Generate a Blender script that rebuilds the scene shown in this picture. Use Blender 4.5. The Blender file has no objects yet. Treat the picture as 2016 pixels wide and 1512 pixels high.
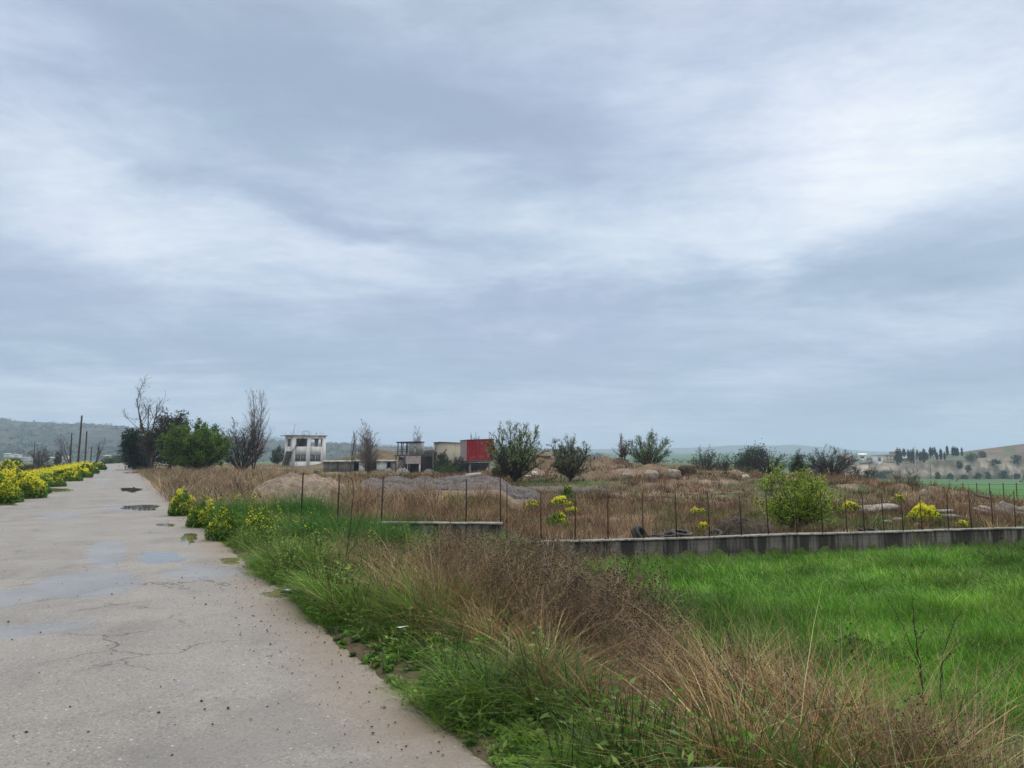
import bpy, math, random, zlib
import numpy as np
from mathutils import Vector, Matrix

SC = bpy.context.scene
COL = SC.collection
R = np.random.default_rng(7)
random.seed(7)

# ------------------------------------------------------------------ camera geometry
F, CX, CY = 1514.0, 1008.0, 756.0
CAM_Z = 1.7
TH = math.radians(5.51)
ST, CT = math.sin(TH), math.cos(TH)

def ray(u, v):
    xc, yc = (u - CX) / F, (CY - v) / F
    return xc, CT - yc * ST, ST + yc * CT

def at(u, v, Y):
    x, f, z = ray(u, v)
    k = Y / f
    return np.array([x * k, Y, CAM_Z + z * k])

def proj(p):
    p = np.asarray(p, float)
    x, y, z = p[..., 0], p[..., 1], p[..., 2] - CAM_Z
    f = y * CT + z * ST
    g = z * CT - y * ST
    return CX + F * x / f, CY - F * g / f

# ------------------------------------------------------------------ numeric noise
def _hash(ix, iy, seed):
    h = (ix * 374761393 + iy * 668265263 + seed * 974634533) & 0xffffffff
    h = ((h ^ (h >> 13)) * 1274126177) & 0xffffffff
    h = ((h ^ (h >> 15)) * 2246822519) & 0xffffffff
    return ((h ^ (h >> 16)) & 0xffffff) / float(0xffffff)

def vnoise(x, y, seed=0):
    x = np.asarray(x, float); y = np.asarray(y, float)
    ix = np.floor(x).astype(np.int64); iy = np.floor(y).astype(np.int64)
    fx, fy = x - ix, y - iy
    fx = fx * fx * (3 - 2 * fx); fy = fy * fy * (3 - 2 * fy)
    a = _hash(ix, iy, seed); b = _hash(ix + 1, iy, seed)
    c = _hash(ix, iy + 1, seed); d = _hash(ix + 1, iy + 1, seed)
    return (a * (1 - fx) + b * fx) * (1 - fy) + (c * (1 - fx) + d * fx) * fy

def fbm(x, y, oct=4, seed=0):
    s, a, t = 0.0, 0.5, 0.0
    for o in range(oct):
        s = s + a * vnoise(x * 2 ** o + 17.3 * o, y * 2 ** o - 9.1 * o, seed + o)
        t += a
        a *= 0.5
    return s / t

def ss(x, a, b):
    t = np.clip((x - a) / (b - a), 0, 1)
    return t * t * (3 - 2 * t)

def mixc(a, b, f):
    f = np.asarray(f)[..., None]
    return np.asarray(a) * (1 - f) + np.asarray(b) * f

# ------------------------------------------------------------------ terrain
RX, RY = -0.449, 0.893        # road direction
PX, PY = 0.893, 0.449         # to the right of the road
def st(x, y):
    return x * RX + y * RY, x * PX + y * PY
def xy(s, t):
    return s * RX + t * PX, s * RY + t * PY

def wall_line(x):
    return np.where(x < -0.25, 19.0, 20.0 + 0.266 * (x + 0.25))

MOUNDS = [  # u, Y, added height, sigma along x, sigma along y
    (1082, 84, 1.75, 2.4, 4.5), (1050, 88, 1.0, 4, 5), (1188, 82, 1.15, 1.7, 3.0), (1235, 82, .55, 3.2, 4.5),
    (1140, 76, .75, 5, 4), (1310, 74, .55, 3.2, 4), (1380, 68, .55, 2.5, 3), (1460, 72, .35, 4, 4),
    (1700, 50, .42, 4.0, 3.5), (1790, 47, .30, 3.0, 3.0), (1870, 43, .12, 2.5, 3), (1600, 58, .4, 4, 4),
    (1240, 60, .45, 5, 3), (1400, 62, .5, 3, 2.5), (1100, 66, .5, 3, 2.5), (1270, 68, .6, 4, 2.5), (1170, 70, .5, 3, 2), (1560, 66, .35, 3, 3), (1640, 44, .3, 2, 2), (545, 60, .35, 3.5, 5),
    (700, 172, 1.9, 8, 5), (745, 170, 2.3, 5, 5), (780, 168, 2.4, 5, 5), (660, 175, 1.2, 5, 5), (810, 160, 1.5, 5, 4),
    (960, 72, .25, 4, 5),
]
MX = [((u - CX) / F * Y, Y, h, sx, sy) for u, Y, h, sx, sy in MOUNDS]

def right_field(x, y):
    return ss(x - (27 + 0.18 * (y - 42)), 0, 5) * ss(y, 8, 30)

def H(x, y):
    x = np.asarray(x, float); y = np.asarray(y, float)
    s, t = st(x, y)
    r = np.hypot(x, y)
    zf = -1.1 * ss(t, 2.5, 6.3) + 0.07 * np.exp(-((t - 2.5) / .45) ** 2)
    zf = zf * (1 - .6 * ss(y, 10.5, 15.5) * (1 - ss(x, -.2, 1.3)))
    zf = zf - 0.3 * ss(-t, 4.9, 8.0)
    zf = zf - 0.05 * (ss(t, -4.9, -4.6) * ss(-t, -1.95, -1.7))
    zyr = -0.52 + 0.47 * ss(y, 24, 110)
    az0 = x / np.maximum(y, 1.0)
    m = ss(x, -0.6, 0.2) * (1 - ss(y, 60, 110))
    zy = zyr * m + 0.0 * (1 - m) - 0.05 * (1 - ss(t, 1.7, 1.95))
    zy = zy - .95 * ss(y, 60, 112) * ss(az0, -.31, -.235) * (1 - ss(az0, .03, .10)) - .42 * ss(az0, .40, .54) * ss(y, 30, 44)
    beh = ss(y - wall_line(x), -0.05, 0.22) * ss(t, 2.1, 3.4)
    n = fbm(x * .35, y * .35, 4, 3) - .5
    n2 = fbm(x * .06, y * .06, 3, 9) - .5
    zy = zy + ss(t, 3, 8) * (n * .34 + n2 * .5 * ss(y, 25, 60) + .10 * ss(y, 22, 30) * (fbm(x * 1.1, y * 1.1, 3, 15) - .5))
    z = zf * (1 - beh) + zy * beh
    b = 0.0
    for mx, my, h, sx, sy in MX:
        b = b + h * np.exp(-((x - mx) / sx) ** 2 / 2 - ((y - my) / sy) ** 2 / 2)
    z = z + b * (0.85 + (1.0 * n + .7 * (fbm(x * .9, y * .9, 4, 5) - .5)) * ss(y, 125, 95)) * beh
    az = x / np.maximum(y, 1.0)
    far_r = -1.1 - 0.0225 * (np.clip(r, 22, 480) - 22)
    far_c = -2.0 * ss(r, 150, 700)
    rt = ss(az, .22, .42)
    far = far_r * rt + far_c * (1 - rt)
    far = np.where(y > 0, far, -1.0 - .3 * ss(r, 50, 300))
    fm = np.maximum(right_field(x, y), ss(y, 84, 135) * rt)
    fm = np.maximum(fm, ss(r, 180, 320))
    fm = fm * np.maximum(ss(np.abs(t + 1.4), 4, 10), ss(r, 450, 700))
    return z * (1 - fm) + far * fm

def Hs(x, y):
    return float(H(np.array([x]), np.array([y]))[0])

def ground_hit(u, v, y0=3.0, y1=400.0):
    x, f, zz = ray(u, v)
    Y = np.geomspace(y0, y1, 6000)
    k = Y / f
    d = CAM_Z + zz * k - H(x * k, Y)
    i = np.argmax(d < 0)
    if d[i] >= 0: i = len(Y) - 1
    return float(x * k[i]), float(Y[i]), Hs(x * k[i], Y[i])

def spot(u, Y, v=925):
    x, f, _ = ray(u, v)
    X = x * Y / f
    return X, Y, Hs(X, Y)

# ------------------------------------------------------------------ mesh builder
class MB:
    def __init__(s):
        s.v, s.f, s.c, s.n = [], [], [], 0
    def add(s, verts, faces, col=None):
        verts = np.asarray(verts, np.float32).reshape(-1, 3)
        faces = np.asarray(faces, np.int64)
        s.v.append(verts); s.f.append(faces + s.n)
        if col is None: col = (1, 1, 1)
        col = np.asarray(col, np.float32)
        if col.ndim == 1: col = np.broadcast_to(col[:3], (len(verts), 3))
        s.c.append(col[:, :3])
        s.n += len(verts)
    def box(s, x0, x1, y0, y1, z0, z1, col=None):
        v = [(x, y, z) for z in (z0, z1) for y in (y0, y1) for x in (x0, x1)]
        s.add(v, [(0, 2, 3, 1), (4, 5, 7, 6), (0, 1, 5, 4), (2, 6, 7, 3), (0, 4, 6, 2), (1, 3, 7, 5)], col)
    def hexa(s, pts, col=None):     # 8 points: bottom 4 ccw, top 4 ccw
        s.add(pts, [(0, 3, 2, 1), (4, 5, 6, 7), (0, 1, 5, 4), (1, 2, 6, 5), (2, 3, 7, 6), (3, 0, 4, 7)], col)
    def bar(s, a, b, w, h=None, col=None):
        a = np.array(a, float); b = np.array(b, float); h = h or w
        d = b - a; d /= np.linalg.norm(d)
        up = np.array([0, 0, 1.]) if abs(d[2]) < .95 else np.array([0, 1., 0])
        p = np.cross(d, up); p /= np.linalg.norm(p); q = np.cross(p, d)
        p *= w / 2; q *= h / 2
        s.hexa([a - p - q, a + p - q, a + p + q, a - p + q, b - p - q, b + p - q, b + p + q, b - p + q], col)
    def tubes(s, P0, P1, R0, R1, sides=3, col=None):
        P0 = np.asarray(P0, float).reshape(-1, 3); P1 = np.asarray(P1, float).reshape(-1, 3)
        n = len(P0)
        R0 = np.broadcast_to(np.asarray(R0, float), (n,)); R1 = np.broadcast_to(np.asarray(R1, float), (n,))
        d = P1 - P0
        d = d / np.maximum(np.linalg.norm(d, axis=1, keepdims=True), 1e-9)
        ref = np.where(np.abs(d[:, 2:3]) < .9, np.array([[0, 0, 1.]]), np.array([[1., 0, 0]]))
        p = np.cross(d, ref); p /= np.maximum(np.linalg.norm(p, axis=1, keepdims=True), 1e-9)
        q = np.cross(d, p)
        a = np.arange(sides) * 2 * math.pi / sides
        ring = p[:, None, :] * np.cos(a)[None, :, None] + q[:, None, :] * np.sin(a)[None, :, None]
        V = np.concatenate([P0[:, None] + ring * R0[:, None, None], P1[:, None] + ring * R1[:, None, None]], 1)
        i = np.arange(sides); j = (i + 1) % sides
        fc = np.stack([i, j, j + sides, i + sides], 1)
        Fc = (np.arange(n) * 2 * sides)[:, None, None] + fc[None]
        if col is not None:
            col = np.asarray(col)
            if col.ndim == 2: col = np.repeat(col, 2 * sides, 0)
        s.add(V, Fc.reshape(-1, 4), col)
    def lathe(s, c, prof, n=16, col=None):     # profile of (r, z) pairs
        prof = np.array(prof, float)
        a = np.arange(n) * 2 * math.pi / n
        V = np.stack([prof[:, 0:1] * np.cos(a), prof[:, 0:1] * np.sin(a), np.repeat(prof[:, 1:2], n, 1)], 2) + np.array(c)
        m = len(prof); fs = []
        for k in range(m - 1):
            for i in range(n):
                j = (i + 1) % n
                fs.append((k * n + i, k * n + j, k * n + n + j, k * n + n + i))
        s.add(V, fs, col)
    def grid(s, V, col=None, closed=False):   # V (a, b, 3)
        a, b = V.shape[:2]
        i, j = np.meshgrid(np.arange(a - 1), np.arange(b - 1), indexing='ij')
        k = (i * b + j).ravel()
        s.add(V.reshape(-1, 3), np.stack([k, k + b, k + b + 1, k + 1], 1), None if col is None else np.asarray(col).reshape(-1, 3))
    def build(s, name, mat, parent=None, smooth=False, attrs=None):
        me = bpy.data.meshes.new(name)
        V = np.concatenate(s.v).astype(np.float32)
        me.vertices.add(len(V)); me.vertices.foreach_set('co', V.ravel())
        loops = np.concatenate([f.ravel() for f in s.f]).astype(np.int32)
        tot = np.concatenate([np.full(len(f), f.shape[1]) for f in s.f])
        start = np.concatenate([[0], np.cumsum(tot)[:-1]]).astype(np.int32)
        me.loops.add(len(loops)); me.loops.foreach_set('vertex_index', loops)
        me.polygons.add(len(tot)); me.polygons.foreach_set('loop_start', start)
        if smooth: me.polygons.foreach_set('use_smooth', np.ones(len(tot), bool))
        C = np.concatenate(s.c)
        ca = me.attributes.new('tint', 'FLOAT_COLOR', 'POINT')
        ca.data.foreach_set('color', np.concatenate([C, np.ones((len(C), 1))], 1).astype(np.float32).ravel())
        me.update(calc_edges=True)
        me.validate()
        me.materials.append(mat)
        o = bpy.data.objects.new(name, me)
        COL.objects.link(o)
        if parent is not None: o.parent = parent
        return o

def tag(o, label, cat=None, group=None, kind=None):
    o['label'] = label
    if cat: o['category'] = cat
    if group: o['group'] = group
    if kind: o['kind'] = kind
    return o

def thing(name, label, cat, loc, rz=0, group=None):
    global R
    R = np.random.default_rng(zlib.crc32(label.encode()))     # each thing keeps its own random shape
    o = bpy.data.objects.new(name, None)
    COL.objects.link(o)
    o.empty_display_size = .3
    o.location = [float(c) for c in loc]; o.rotation_euler = (0, 0, rz)
    return tag(o, label, cat, group)

def dup(root, loc, rz=0, sc=(1, 1, 1), label=None):
    r = root.copy(); COL.objects.link(r)
    r.location = [float(c) for c in loc]; r.rotation_euler = (0, 0, rz); r.scale = sc
    if label: r['label'] = label
    for ch in list(root.children):
        c = ch.copy(); COL.objects.link(c); c.parent = r
    return r

# ------------------------------------------------------------------ materials
class NT:
    def __init__(s, tree):
        s.t = tree; s.n = tree.nodes; s.l = tree.links
    def node(s, typ, **kw):
        nd = s.n.new(typ)
        for k, v in kw.items(): setattr(nd, k, v)
        return nd
    def put(s, sock, val):
        if hasattr(val, 'is_output'): s.l.new(val, sock)
        elif isinstance(val, (tuple, list)) and len(val) == 3 and sock.type == 'RGBA': sock.default_value = (*val, 1)
        else: sock.default_value = val
    def m(s, op, a, b=None, c=None, clamp=False):
        nd = s.node('ShaderNodeMath', operation=op, use_clamp=clamp)
        for i, v in enumerate((a, b, c)):
            if v is not None: s.put(nd.inputs[i], v)
        return nd.outputs[0]
    def noise(s, vec, scale, detail=5, rough=.55, dist=0.0, color=False):
        nd = s.node('ShaderNodeTexNoise')
        if vec is not None: s.l.new(vec, nd.inputs['Vector'])
        nd.inputs['Scale'].default_value = scale; nd.inputs['Detail'].default_value = detail
        nd.inputs['Roughness'].default_value = rough; nd.inputs['Distortion'].default_value = dist
        return nd.outputs['Color' if color else 'Fac']
    def mix(s, f, a, b, blend='MIX'):
        nd = s.node('ShaderNodeMix', data_type='RGBA', blend_type=blend)
        s.put(nd.inputs[0], f); s.put(nd.inputs[6], a); s.put(nd.inputs[7], b)
        return nd.outputs[2]
    def rng(s, v, a, b, c=0.0, d=1.0, smooth=True):
        nd = s.node('ShaderNodeMapRange', interpolation_type='SMOOTHSTEP' if smooth else 'LINEAR')
        s.put(nd.inputs[0], v)
        for i, q in enumerate((a, b, c, d)): nd.inputs[i + 1].default_value = q
        return nd.outputs[0]
    def mapping(s, vec, sc=(1, 1, 1), loc=(0, 0, 0)):
        nd = s.node('ShaderNodeMapping')
        s.l.new(vec, nd.inputs[0]); nd.inputs['Scale'].default_value = sc; nd.inputs['Location'].default_value = loc
        return nd.outputs[0]

def new_mat(name):
    m = bpy.data.materials.new(name)
    m.use_nodes = True
    T = NT(m.node_tree)
    T.n.clear()
    out = T.node('ShaderNodeOutputMaterial')
    return m, T, out

def principled(T, out, col, rough=.85, spec=.25, bump=None, bstr=.3, bdist=.02, metal=0.0):
    b = T.node('ShaderNodeBsdfPrincipled')
    T.put(b.inputs['Base Color'], col); T.put(b.inputs['Roughness'], rough)
    T.put(b.inputs['Specular IOR Level'], spec); T.put(b.inputs['Metallic'], metal)
    if bump is not None:
        bn = T.node('ShaderNodeBump')
        bn.inputs['Strength'].default_value = bstr; bn.inputs['Distance'].default_value = bdist
        T.l.new(bump, bn.inputs['Height']); T.l.new(bn.outputs[0], b.inputs['Normal'])
    if out is not None: T.l.new(b.outputs[0], out.inputs['Surface'])
    return b

def pmat(name, c1, c2, scale=4.0, rough=.85, spec=.25, bstr=.3, bdist=.02, stretch=(1, 1, 1), c3=None, scale3=20.0, lo=.35, hi=.65, metal=0.0, detail=6):
    """two-tone noise surface, optional third tone as fine specks"""
    m, T, out = new_mat(name)
    co = T.node('ShaderNodeTexCoord').outputs['Object']
    mp = T.mapping(co, stretch)
    n = T.noise(mp, scale, detail, .6, .3)
    c = T.mix(T.rng(n, lo, hi), c1, c2)
    n3 = T.noise(mp, scale3, 4, .6)
    if c3 is not None: c = T.mix(T.rng(n3, .52, .66), c, c3)
    h = T.m('ADD', n, T.m('MULTIPLY', n3, .5))
    principled(T, out, c, rough, spec, h, bstr, bdist, metal)
    return m

def tintmat(name, rough=.7, spec=.2, transl=.3, nvar=0.0, nscale=3.0):
    m, T, out = new_mat(name)
    a = T.node('ShaderNodeAttribute', attribute_name='tint').outputs['Color']
    if nvar:
        co = T.node('ShaderNodeTexCoord').outputs['Object']
        n = T.noise(co, nscale, 4)
        k = T.rng(n, .3, .7, 1 - nvar, 1 + nvar)
        cb = T.node('ShaderNodeCombineColor')
        for i in range(3): T.l.new(k, cb.inputs[i])
        a = T.mix(1.0, a, cb.outputs[0], 'MULTIPLY')
    b = principled(T, None, a, rough, spec)
    if transl > 0:
        tr = T.node('ShaderNodeBsdfTranslucent'); T.l.new(a, tr.inputs[0])
        mx = T.node('ShaderNodeMixShader'); mx.inputs[0].default_value = transl
        T.l.new(b.outputs[0], mx.inputs[1]); T.l.new(tr.outputs[0], mx.inputs[2])
        T.l.new(mx.outputs[0], out.inputs['Surface'])
    else:
        T.l.new(b.outputs[0], out.inputs['Surface'])
    return m

M = {}
M['blade'] = tintmat('grass blade', .5, .16, .35)
M['drystem'] = tintmat('dry stem', .8, .15, .15)
M['leaf'] = tintmat('leaf', .6, .12, .35)
M['bark'] = pmat('bark', (.045, .038, .032), (.085, .072, .06), 6, .9, .15)
M['palebark'] = pmat('pale bark', (.17, .145, .125), (.10, .085, .072), 5, .9, .15)
M['twig'] = tintmat('twig', .85, .15, 0)
M['petal'] = tintmat('yellow petals', .6, .2, .35)

# ------------------------------------------------------------------ plants
def blades(mb, P, h, w, az, lean, bend, col, seg=3, twist=None):
    P = np.asarray(P, float); n = len(P)
    f = np.linspace(0, 1, seg + 1)
    d = np.stack([np.cos(az), np.sin(az), np.zeros(n)], 1)
    tw = az + math.pi / 2 + (R.normal(0, .7, n) if twist is None else twist)
    q = np.stack([np.cos(tw), np.sin(tw), np.zeros(n)], 1)
    hor = (lean[:, None] * f + bend[:, None] * f ** 2) * h[:, None]
    up = (f[None] * (1 - .35 * np.minimum(lean, 1.2)[:, None]) - .42 * np.minimum(bend, 1.6)[:, None] * f ** 2.4) * h[:, None]
    c = P[:, None, :] + d[:, None, :] * hor[..., None]
    c[:, :, 2] += up
    ww = (w[:, None] * np.maximum(1 - f, .06) ** .75 / 2)[..., None] * q[:, None, :]
    V = np.stack([c - ww, c + ww], 2)           # n, seg+1, 2, 3
    k = np.arange(seg) * 2
    fc = np.stack([k, k + 1, k + 3, k + 2], 1)
    Fc = (np.arange(n) * 2 * (seg + 1))[:, None, None] + fc[None]
    mb.add(V, Fc.reshape(-1, 4), np.repeat(np.asarray(col), 2 * (seg + 1), 0))

def pick(n, cols, wts=None, jit=.2):
    cols = np.array(cols, float)
    if wts is not None: wts = np.array(wts, float) / np.sum(wts)
    c = cols[R.choice(len(cols), n, p=wts)]
    return np.clip(c * R.normal(1, jit, (n, 1)) * R.normal(1, jit * .3, (n, 3)), .004, .95)

def unit(v):
    return v / np.maximum(np.linalg.norm(v, axis=-1, keepdims=True), 1e-9)

def leaf_quads(mb, P, size, col, flat=0.0, aspect=.55):
    n = len(P)
    a = R.normal(0, 1, (n, 3)); a[:, 2] *= 1 - flat; a = unit(a)
    b = unit(np.cross(a, R.normal(0, 1, (n, 3))))
    s = np.broadcast_to(size, (n,))[:, None]
    V = np.stack([P - a * s, P + b * s * aspect, P + a * s, P - b * s * aspect], 1)
    mb.add(V, np.arange(n * 4).reshape(-1, 4), np.repeat(np.asarray(col), 4, 0))

def grow(P, D, L, Rd, levels):
    """levels: dicts nseg, wig, up, nch, ang, lenr, f0; grows every branch of a level at once"""
    out = []
    for li, lv in enumerate(levels):
        n, ns = len(P), lv['nseg']
        pts = [P]; rads = [Rd]; dirs = []
        p, d = P.copy(), D.copy()
        for k in range(ns):
            d = unit(d + R.normal(0, lv['wig'], (n, 3)) + np.array([0, 0, lv['up']]))
            p = p + d * (L / ns)[:, None]
            pts.append(p); dirs.append(d)
            rads.append(Rd * (1 - .8 * (k + 1) / ns))
        pts = np.stack(pts, 1); rads = np.stack(rads, 1); dirs = np.stack(dirs, 1)
        out.append((pts[:, :-1].reshape(-1, 3), pts[:, 1:].reshape(-1, 3), rads[:, :-1].ravel(), rads[:, 1:].ravel(), dirs.reshape(-1, 3)))
        if li == len(levels) - 1: break
        nc = lv['nch']
        bi = np.repeat(np.arange(n), nc)
        fr = R.uniform(lv.get('f0', .2), 1.0, n * nc) * ns
        k = np.minimum(fr.astype(int), ns - 1); w = fr - k
        P2 = pts[bi, k] * (1 - w)[:, None] + pts[bi, k + 1] * w[:, None]
        dd = dirs[bi, k]
        pr = unit(np.cross(dd, R.normal(0, 1, dd.shape)))
        an = np.radians(R.uniform(*lv['ang'], n * nc))
        D2 = unit(dd * np.cos(an)[:, None] + pr * np.sin(an)[:, None])
        L2 = L[bi] * lv['lenr'] * (1.15 - lv.get('tap', .6) * fr / ns) * R.uniform(.6, 1.25, n * nc)
        Rd2 = np.maximum((rads[bi, k] * (1 - w) + rads[bi, k + 1] * w) * .6, lv.get('rmin', .006))
        P, D, L, Rd = P2, D2, L2, Rd2
    return out

def fit(out, height, width):
    """scale grown branches so that they fill a given height and width"""
    allp = np.concatenate([o[1] for o in out])
    hz = np.percentile(allp[:, 2], 99.7)
    wx = np.percentile(np.abs(allp[:, :2]), 98.5) * 2
    S = np.array([width / wx, width / wx, height / hz])
    return [(o[0] * S, o[1] * S, o[2], o[3], o[4]) for o in out]

def woody(name, label, cat, loc, height, width, stems, spread, levels, rad, bark='bark', twig=(.06, .05, .045), leaf=None, nleaf=0, lsize=.1,
          group=None, leafbias=0.0, rz=0, lean=0.0, stem_len=1.0, trunk_levels=1, leafflat=0.0, jit=.25, dome=0, trunk_h=0.0):
    root = thing(name, label, cat, loc, rz, group)
    n = stems
    a = np.arange(n) * 2 * math.pi / n + R.uniform(0, 6) + R.normal(0, .35, n)
    sp = np.radians(R.uniform(spread[0], spread[1], n))
    D = np.stack([np.sin(sp) * np.cos(a) + lean, np.sin(sp) * np.sin(a), np.cos(sp)], 1)
    ro = min(.08, rad) * (n > 1)
    P = np.stack([np.cos(a) * ro, np.sin(a) * ro, np.full(n, -.15)], 1)
    L = R.uniform(.75, 1.1, n) * height * stem_len
    if dome:
        n = int(dome * 1.4); zz = 1 - 1.55 * (np.arange(n) + R.uniform(0, 1, n)) / n; a = np.arange(n) * 2.399 + R.uniform(0, .5, n); rr = np.sqrt(1 - zz ** 2)
        hb = trunk_h * height
        hc = height * (.52 + trunk_h * .5); bz = height - hc
        U_ = R.uniform(.78, 1.0, n)
        Tg = np.column_stack([np.cos(a) * rr * width / 2 * U_, np.sin(a) * rr * width / 2 * U_, hc + zz * bz * U_]) * np.array([.93, .93, .95])
        P = np.column_stack([np.cos(a) * rad * .8, np.sin(a) * rad * .8, np.full(n, hb - .05)])
        D = Tg - P; L = np.linalg.norm(D, axis=1)
        D = unit(D)
        out = grow(P, D, L, np.full(n, rad * .55) * R.uniform(.7, 1.2, n), levels)
    else:
        out = fit(grow(P, unit(D), L, np.full(n, rad) * R.uniform(.7, 1.1, n), levels), height, width)
    mb = MB()
    if dome: mb.tubes([[0, 0, -.25], [0, 0, hb * .5 - .05]], [[0, 0, hb * .5 - .05], [0, 0, hb + .05]], [rad * 1.5, rad * 1.15], [rad * 1.15, rad * 1.3], 9)
    else: mb.tubes([[0, 0, -.3]], [[0, 0, .05]], rad * (1.2 + .25 * n ** .5), rad * (1 + .2 * n ** .5), 9)
    for o in out[:trunk_levels]: mb.tubes(o[0], o[1], o[2], o[3], 6)
    mb.build('trunk', M[bark], root, True)
    mb = MB()
    for o in out[trunk_levels:]:
        mb.tubes(o[0], o[1], o[2], o[3], 3, np.clip(np.array(twig) * R.normal(1, .2, (len(o[0]), 1)), .005, 1))
    if leaf is not None:
        src = np.concatenate([o[1] for o in out[-2:]])
        srcd = np.concatenate([o[4] for o in out[-2:]])
        wts = np.clip(src[:, 2] / height, .02, 1) ** leafbias
        cl = fbm(src[:, 0] * 1.3 + loc[0], src[:, 1] * 1.3 + src[:, 2] * 1.1, 3, 21)
        wts = wts * (.45 + 1.1 * ss(cl, .35, .65))
        i = R.choice(len(src), nleaf, p=wts / wts.sum())
        lp = src[i] + R.normal(0, lsize * .9, (nleaf, 3)) + srcd[i] * R.uniform(-.1, .15, (nleaf, 1))
        lb = MB()
        leaf_quads(lb, lp, lsize * R.uniform(.6, 1.3, nleaf), pick(nleaf, leaf, None, jit), leafflat)
        crown = mb.build('branches', M['twig'], root)
        lb.build('crown', M['leaf'], root)
    else:
        mb.build('crown', M['twig'], root)
    return root

def dense(name, label, cat, loc, lobes, cols, nleaf, lsize, trunk_h=1.0, rad=.12, group=None, nclump=120, jit=.25, spread=.28, aspect=.55):
    """evergreen crown: leaf clumps spread through several lobes (cx, cy, cz, rx, ry, rz)"""
    root = thing(name, label, cat, loc, R.uniform(0, .5), group)
    lobes = np.array(lobes, float)
    vol = np.prod(lobes[:, 3:], 1) ** .67
    li = R.choice(len(lobes), nclump, p=vol / vol.sum())
    d = unit(R.normal(0, 1, (nclump, 3))) * (R.uniform(.25, 1, (nclump, 1)) ** .5)
    cc = lobes[li, :3] + d * lobes[li, 3:]
    sz = R.uniform(.5, 1.2, nclump) * lobes[li, 3] * spread
    ci = R.choice(nclump, nleaf, p=sz ** 2 / (sz ** 2).sum())
    lp = cc[ci] + R.normal(0, 1, (nleaf, 3)) * sz[ci][:, None] * np.array([1, 1, .75])
    lp[:, 2] = np.maximum(lp[:, 2], .05)
    ccol = pick(nclump, cols, None, jit)
    mb = MB(); leaf_quads(mb, lp, lsize * R.uniform(.6, 1.3, nleaf), np.clip(ccol[ci] * R.normal(1, .15, (nleaf, 1)), .004, 1), 0, aspect)
    mb.build('crown', M['leaf'], root)
    tb = MB()
    top = lobes[:, 2].max()
    k = 8
    zz = np.linspace(-.2, top, k)
    xx = np.cumsum(R.normal(0, .03 * top / k, (k, 2)), 0)
    pts = np.column_stack([xx, zz])
    tb.tubes(pts[:-1], pts[1:], np.linspace(rad, rad * .35, k)[:-1], np.linspace(rad, rad * .35, k)[1:], 7)
    lim = cc[R.choice(nclump, min(14, nclump), replace=False)]
    st0 = np.stack([np.interp(lim[:, 2] * .55, zz, pts[:, i]) for i in range(3)], 1)
    tb.tubes(st0, lim, rad * .35, rad * .12, 4)
    tb.build('trunk', M['bark'], root, True)
    return root
# ------------------------------------------------------------------ camera, sun, sky
cd = bpy.data.cameras.new('camera'); cam = bpy.data.objects.new('camera', cd); COL.objects.link(cam)
cam.location = (0, 0, CAM_Z); cam.rotation_euler = (math.radians(90) + TH, 0, 0)
cd.sensor_width = 36; cd.lens = F / 2016 * 36; cd.clip_start = .05; cd.clip_end = 30000
SC.camera = cam

SUN_EL, SUN_AZ = math.radians(48), math.radians(35)       # behind the bright cloud, up and to the right
sl = bpy.data.lights.new('sun', 'SUN'); sun = bpy.data.objects.new('sun', sl); COL.objects.link(sun)
sl.energy = 1.5; sl.angle = math.radians(25); sl.color = (1, .96, .9)
sd = Vector((math.sin(SUN_AZ) * math.cos(SUN_EL), math.cos(SUN_AZ) * math.cos(SUN_EL), math.sin(SUN_EL)))
sun.rotation_euler = sd.to_track_quat('Z', 'Y').to_euler()
sun.location = (30, 40, 80)

W = bpy.data.worlds.new('World'); SC.world = W; W.use_nodes = True
T = NT(W.node_tree); T.n.clear()
wo = T.node('ShaderNodeOutputWorld'); bg = T.node('ShaderNodeBackground')
T.l.new(bg.outputs[0], wo.inputs[0]); bg.inputs['Strength'].default_value = .1
sky = T.node('ShaderNodeTexSky', sky_type='NISHITA'); sky.sun_disc = False
sky.sun_elevation = SUN_EL; sky.sun_rotation = SUN_AZ
gen = T.node('ShaderNodeTexCoord').outputs['Generated']
sp = T.node('ShaderNodeSeparateXYZ'); T.l.new(gen, sp.inputs[0])
X, Y, Z = sp.outputs
zc = T.m('MAXIMUM', Z, 0.0)
inv = T.m('DIVIDE', 1.0, T.m('ADD', zc, .10))
cb = T.node('ShaderNodeCombineXYZ')
T.l.new(T.m('MULTIPLY', X, inv), cb.inputs[0]); T.l.new(T.m('MULTIPLY', Y, inv), cb.inputs[1])
flat = cb.outputs[0]                                       # the cloud deck seen as a flat sheet overhead
wn = T.noise(flat, 1.3, 7, .62, .3, True)
wsep = T.node('ShaderNodeSeparateColor'); T.l.new(wn, wsep.inputs[0])
az = T.m('ADD', T.m('ARCTAN2', X, Y), T.m('MULTIPLY', T.m('SUBTRACT', wsep.outputs[0], .5), .34))
el = T.m('ADD', T.m('ARCSINE', Z), T.m('MULTIPLY', T.m('SUBTRACT', wsep.outputs[1], .5), .13))
n1 = T.noise(T.mapping(flat, (.55, .8, 1), (3.1, 1.7, 0)), 1.0, 10, .60, .3)
n2 = T.noise(T.mapping(flat, (1.0, 2.6, 1), (7, 2, 0)), 1.2, 7, .55, .8)
n3 = T.noise(T.mapping(gen, (3, 3, 9), (1, 4, 0)), 1.6, 10, .66, .3)
n5 = T.noise(T.mapping(flat, (1, 1.5, 1), (2, 9, 0)), 4.5, 8, .66, .3)
val = T.m('ADD', .43, T.m('MULTIPLY', T.m('SUBTRACT', n1, .5), .75))
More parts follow.
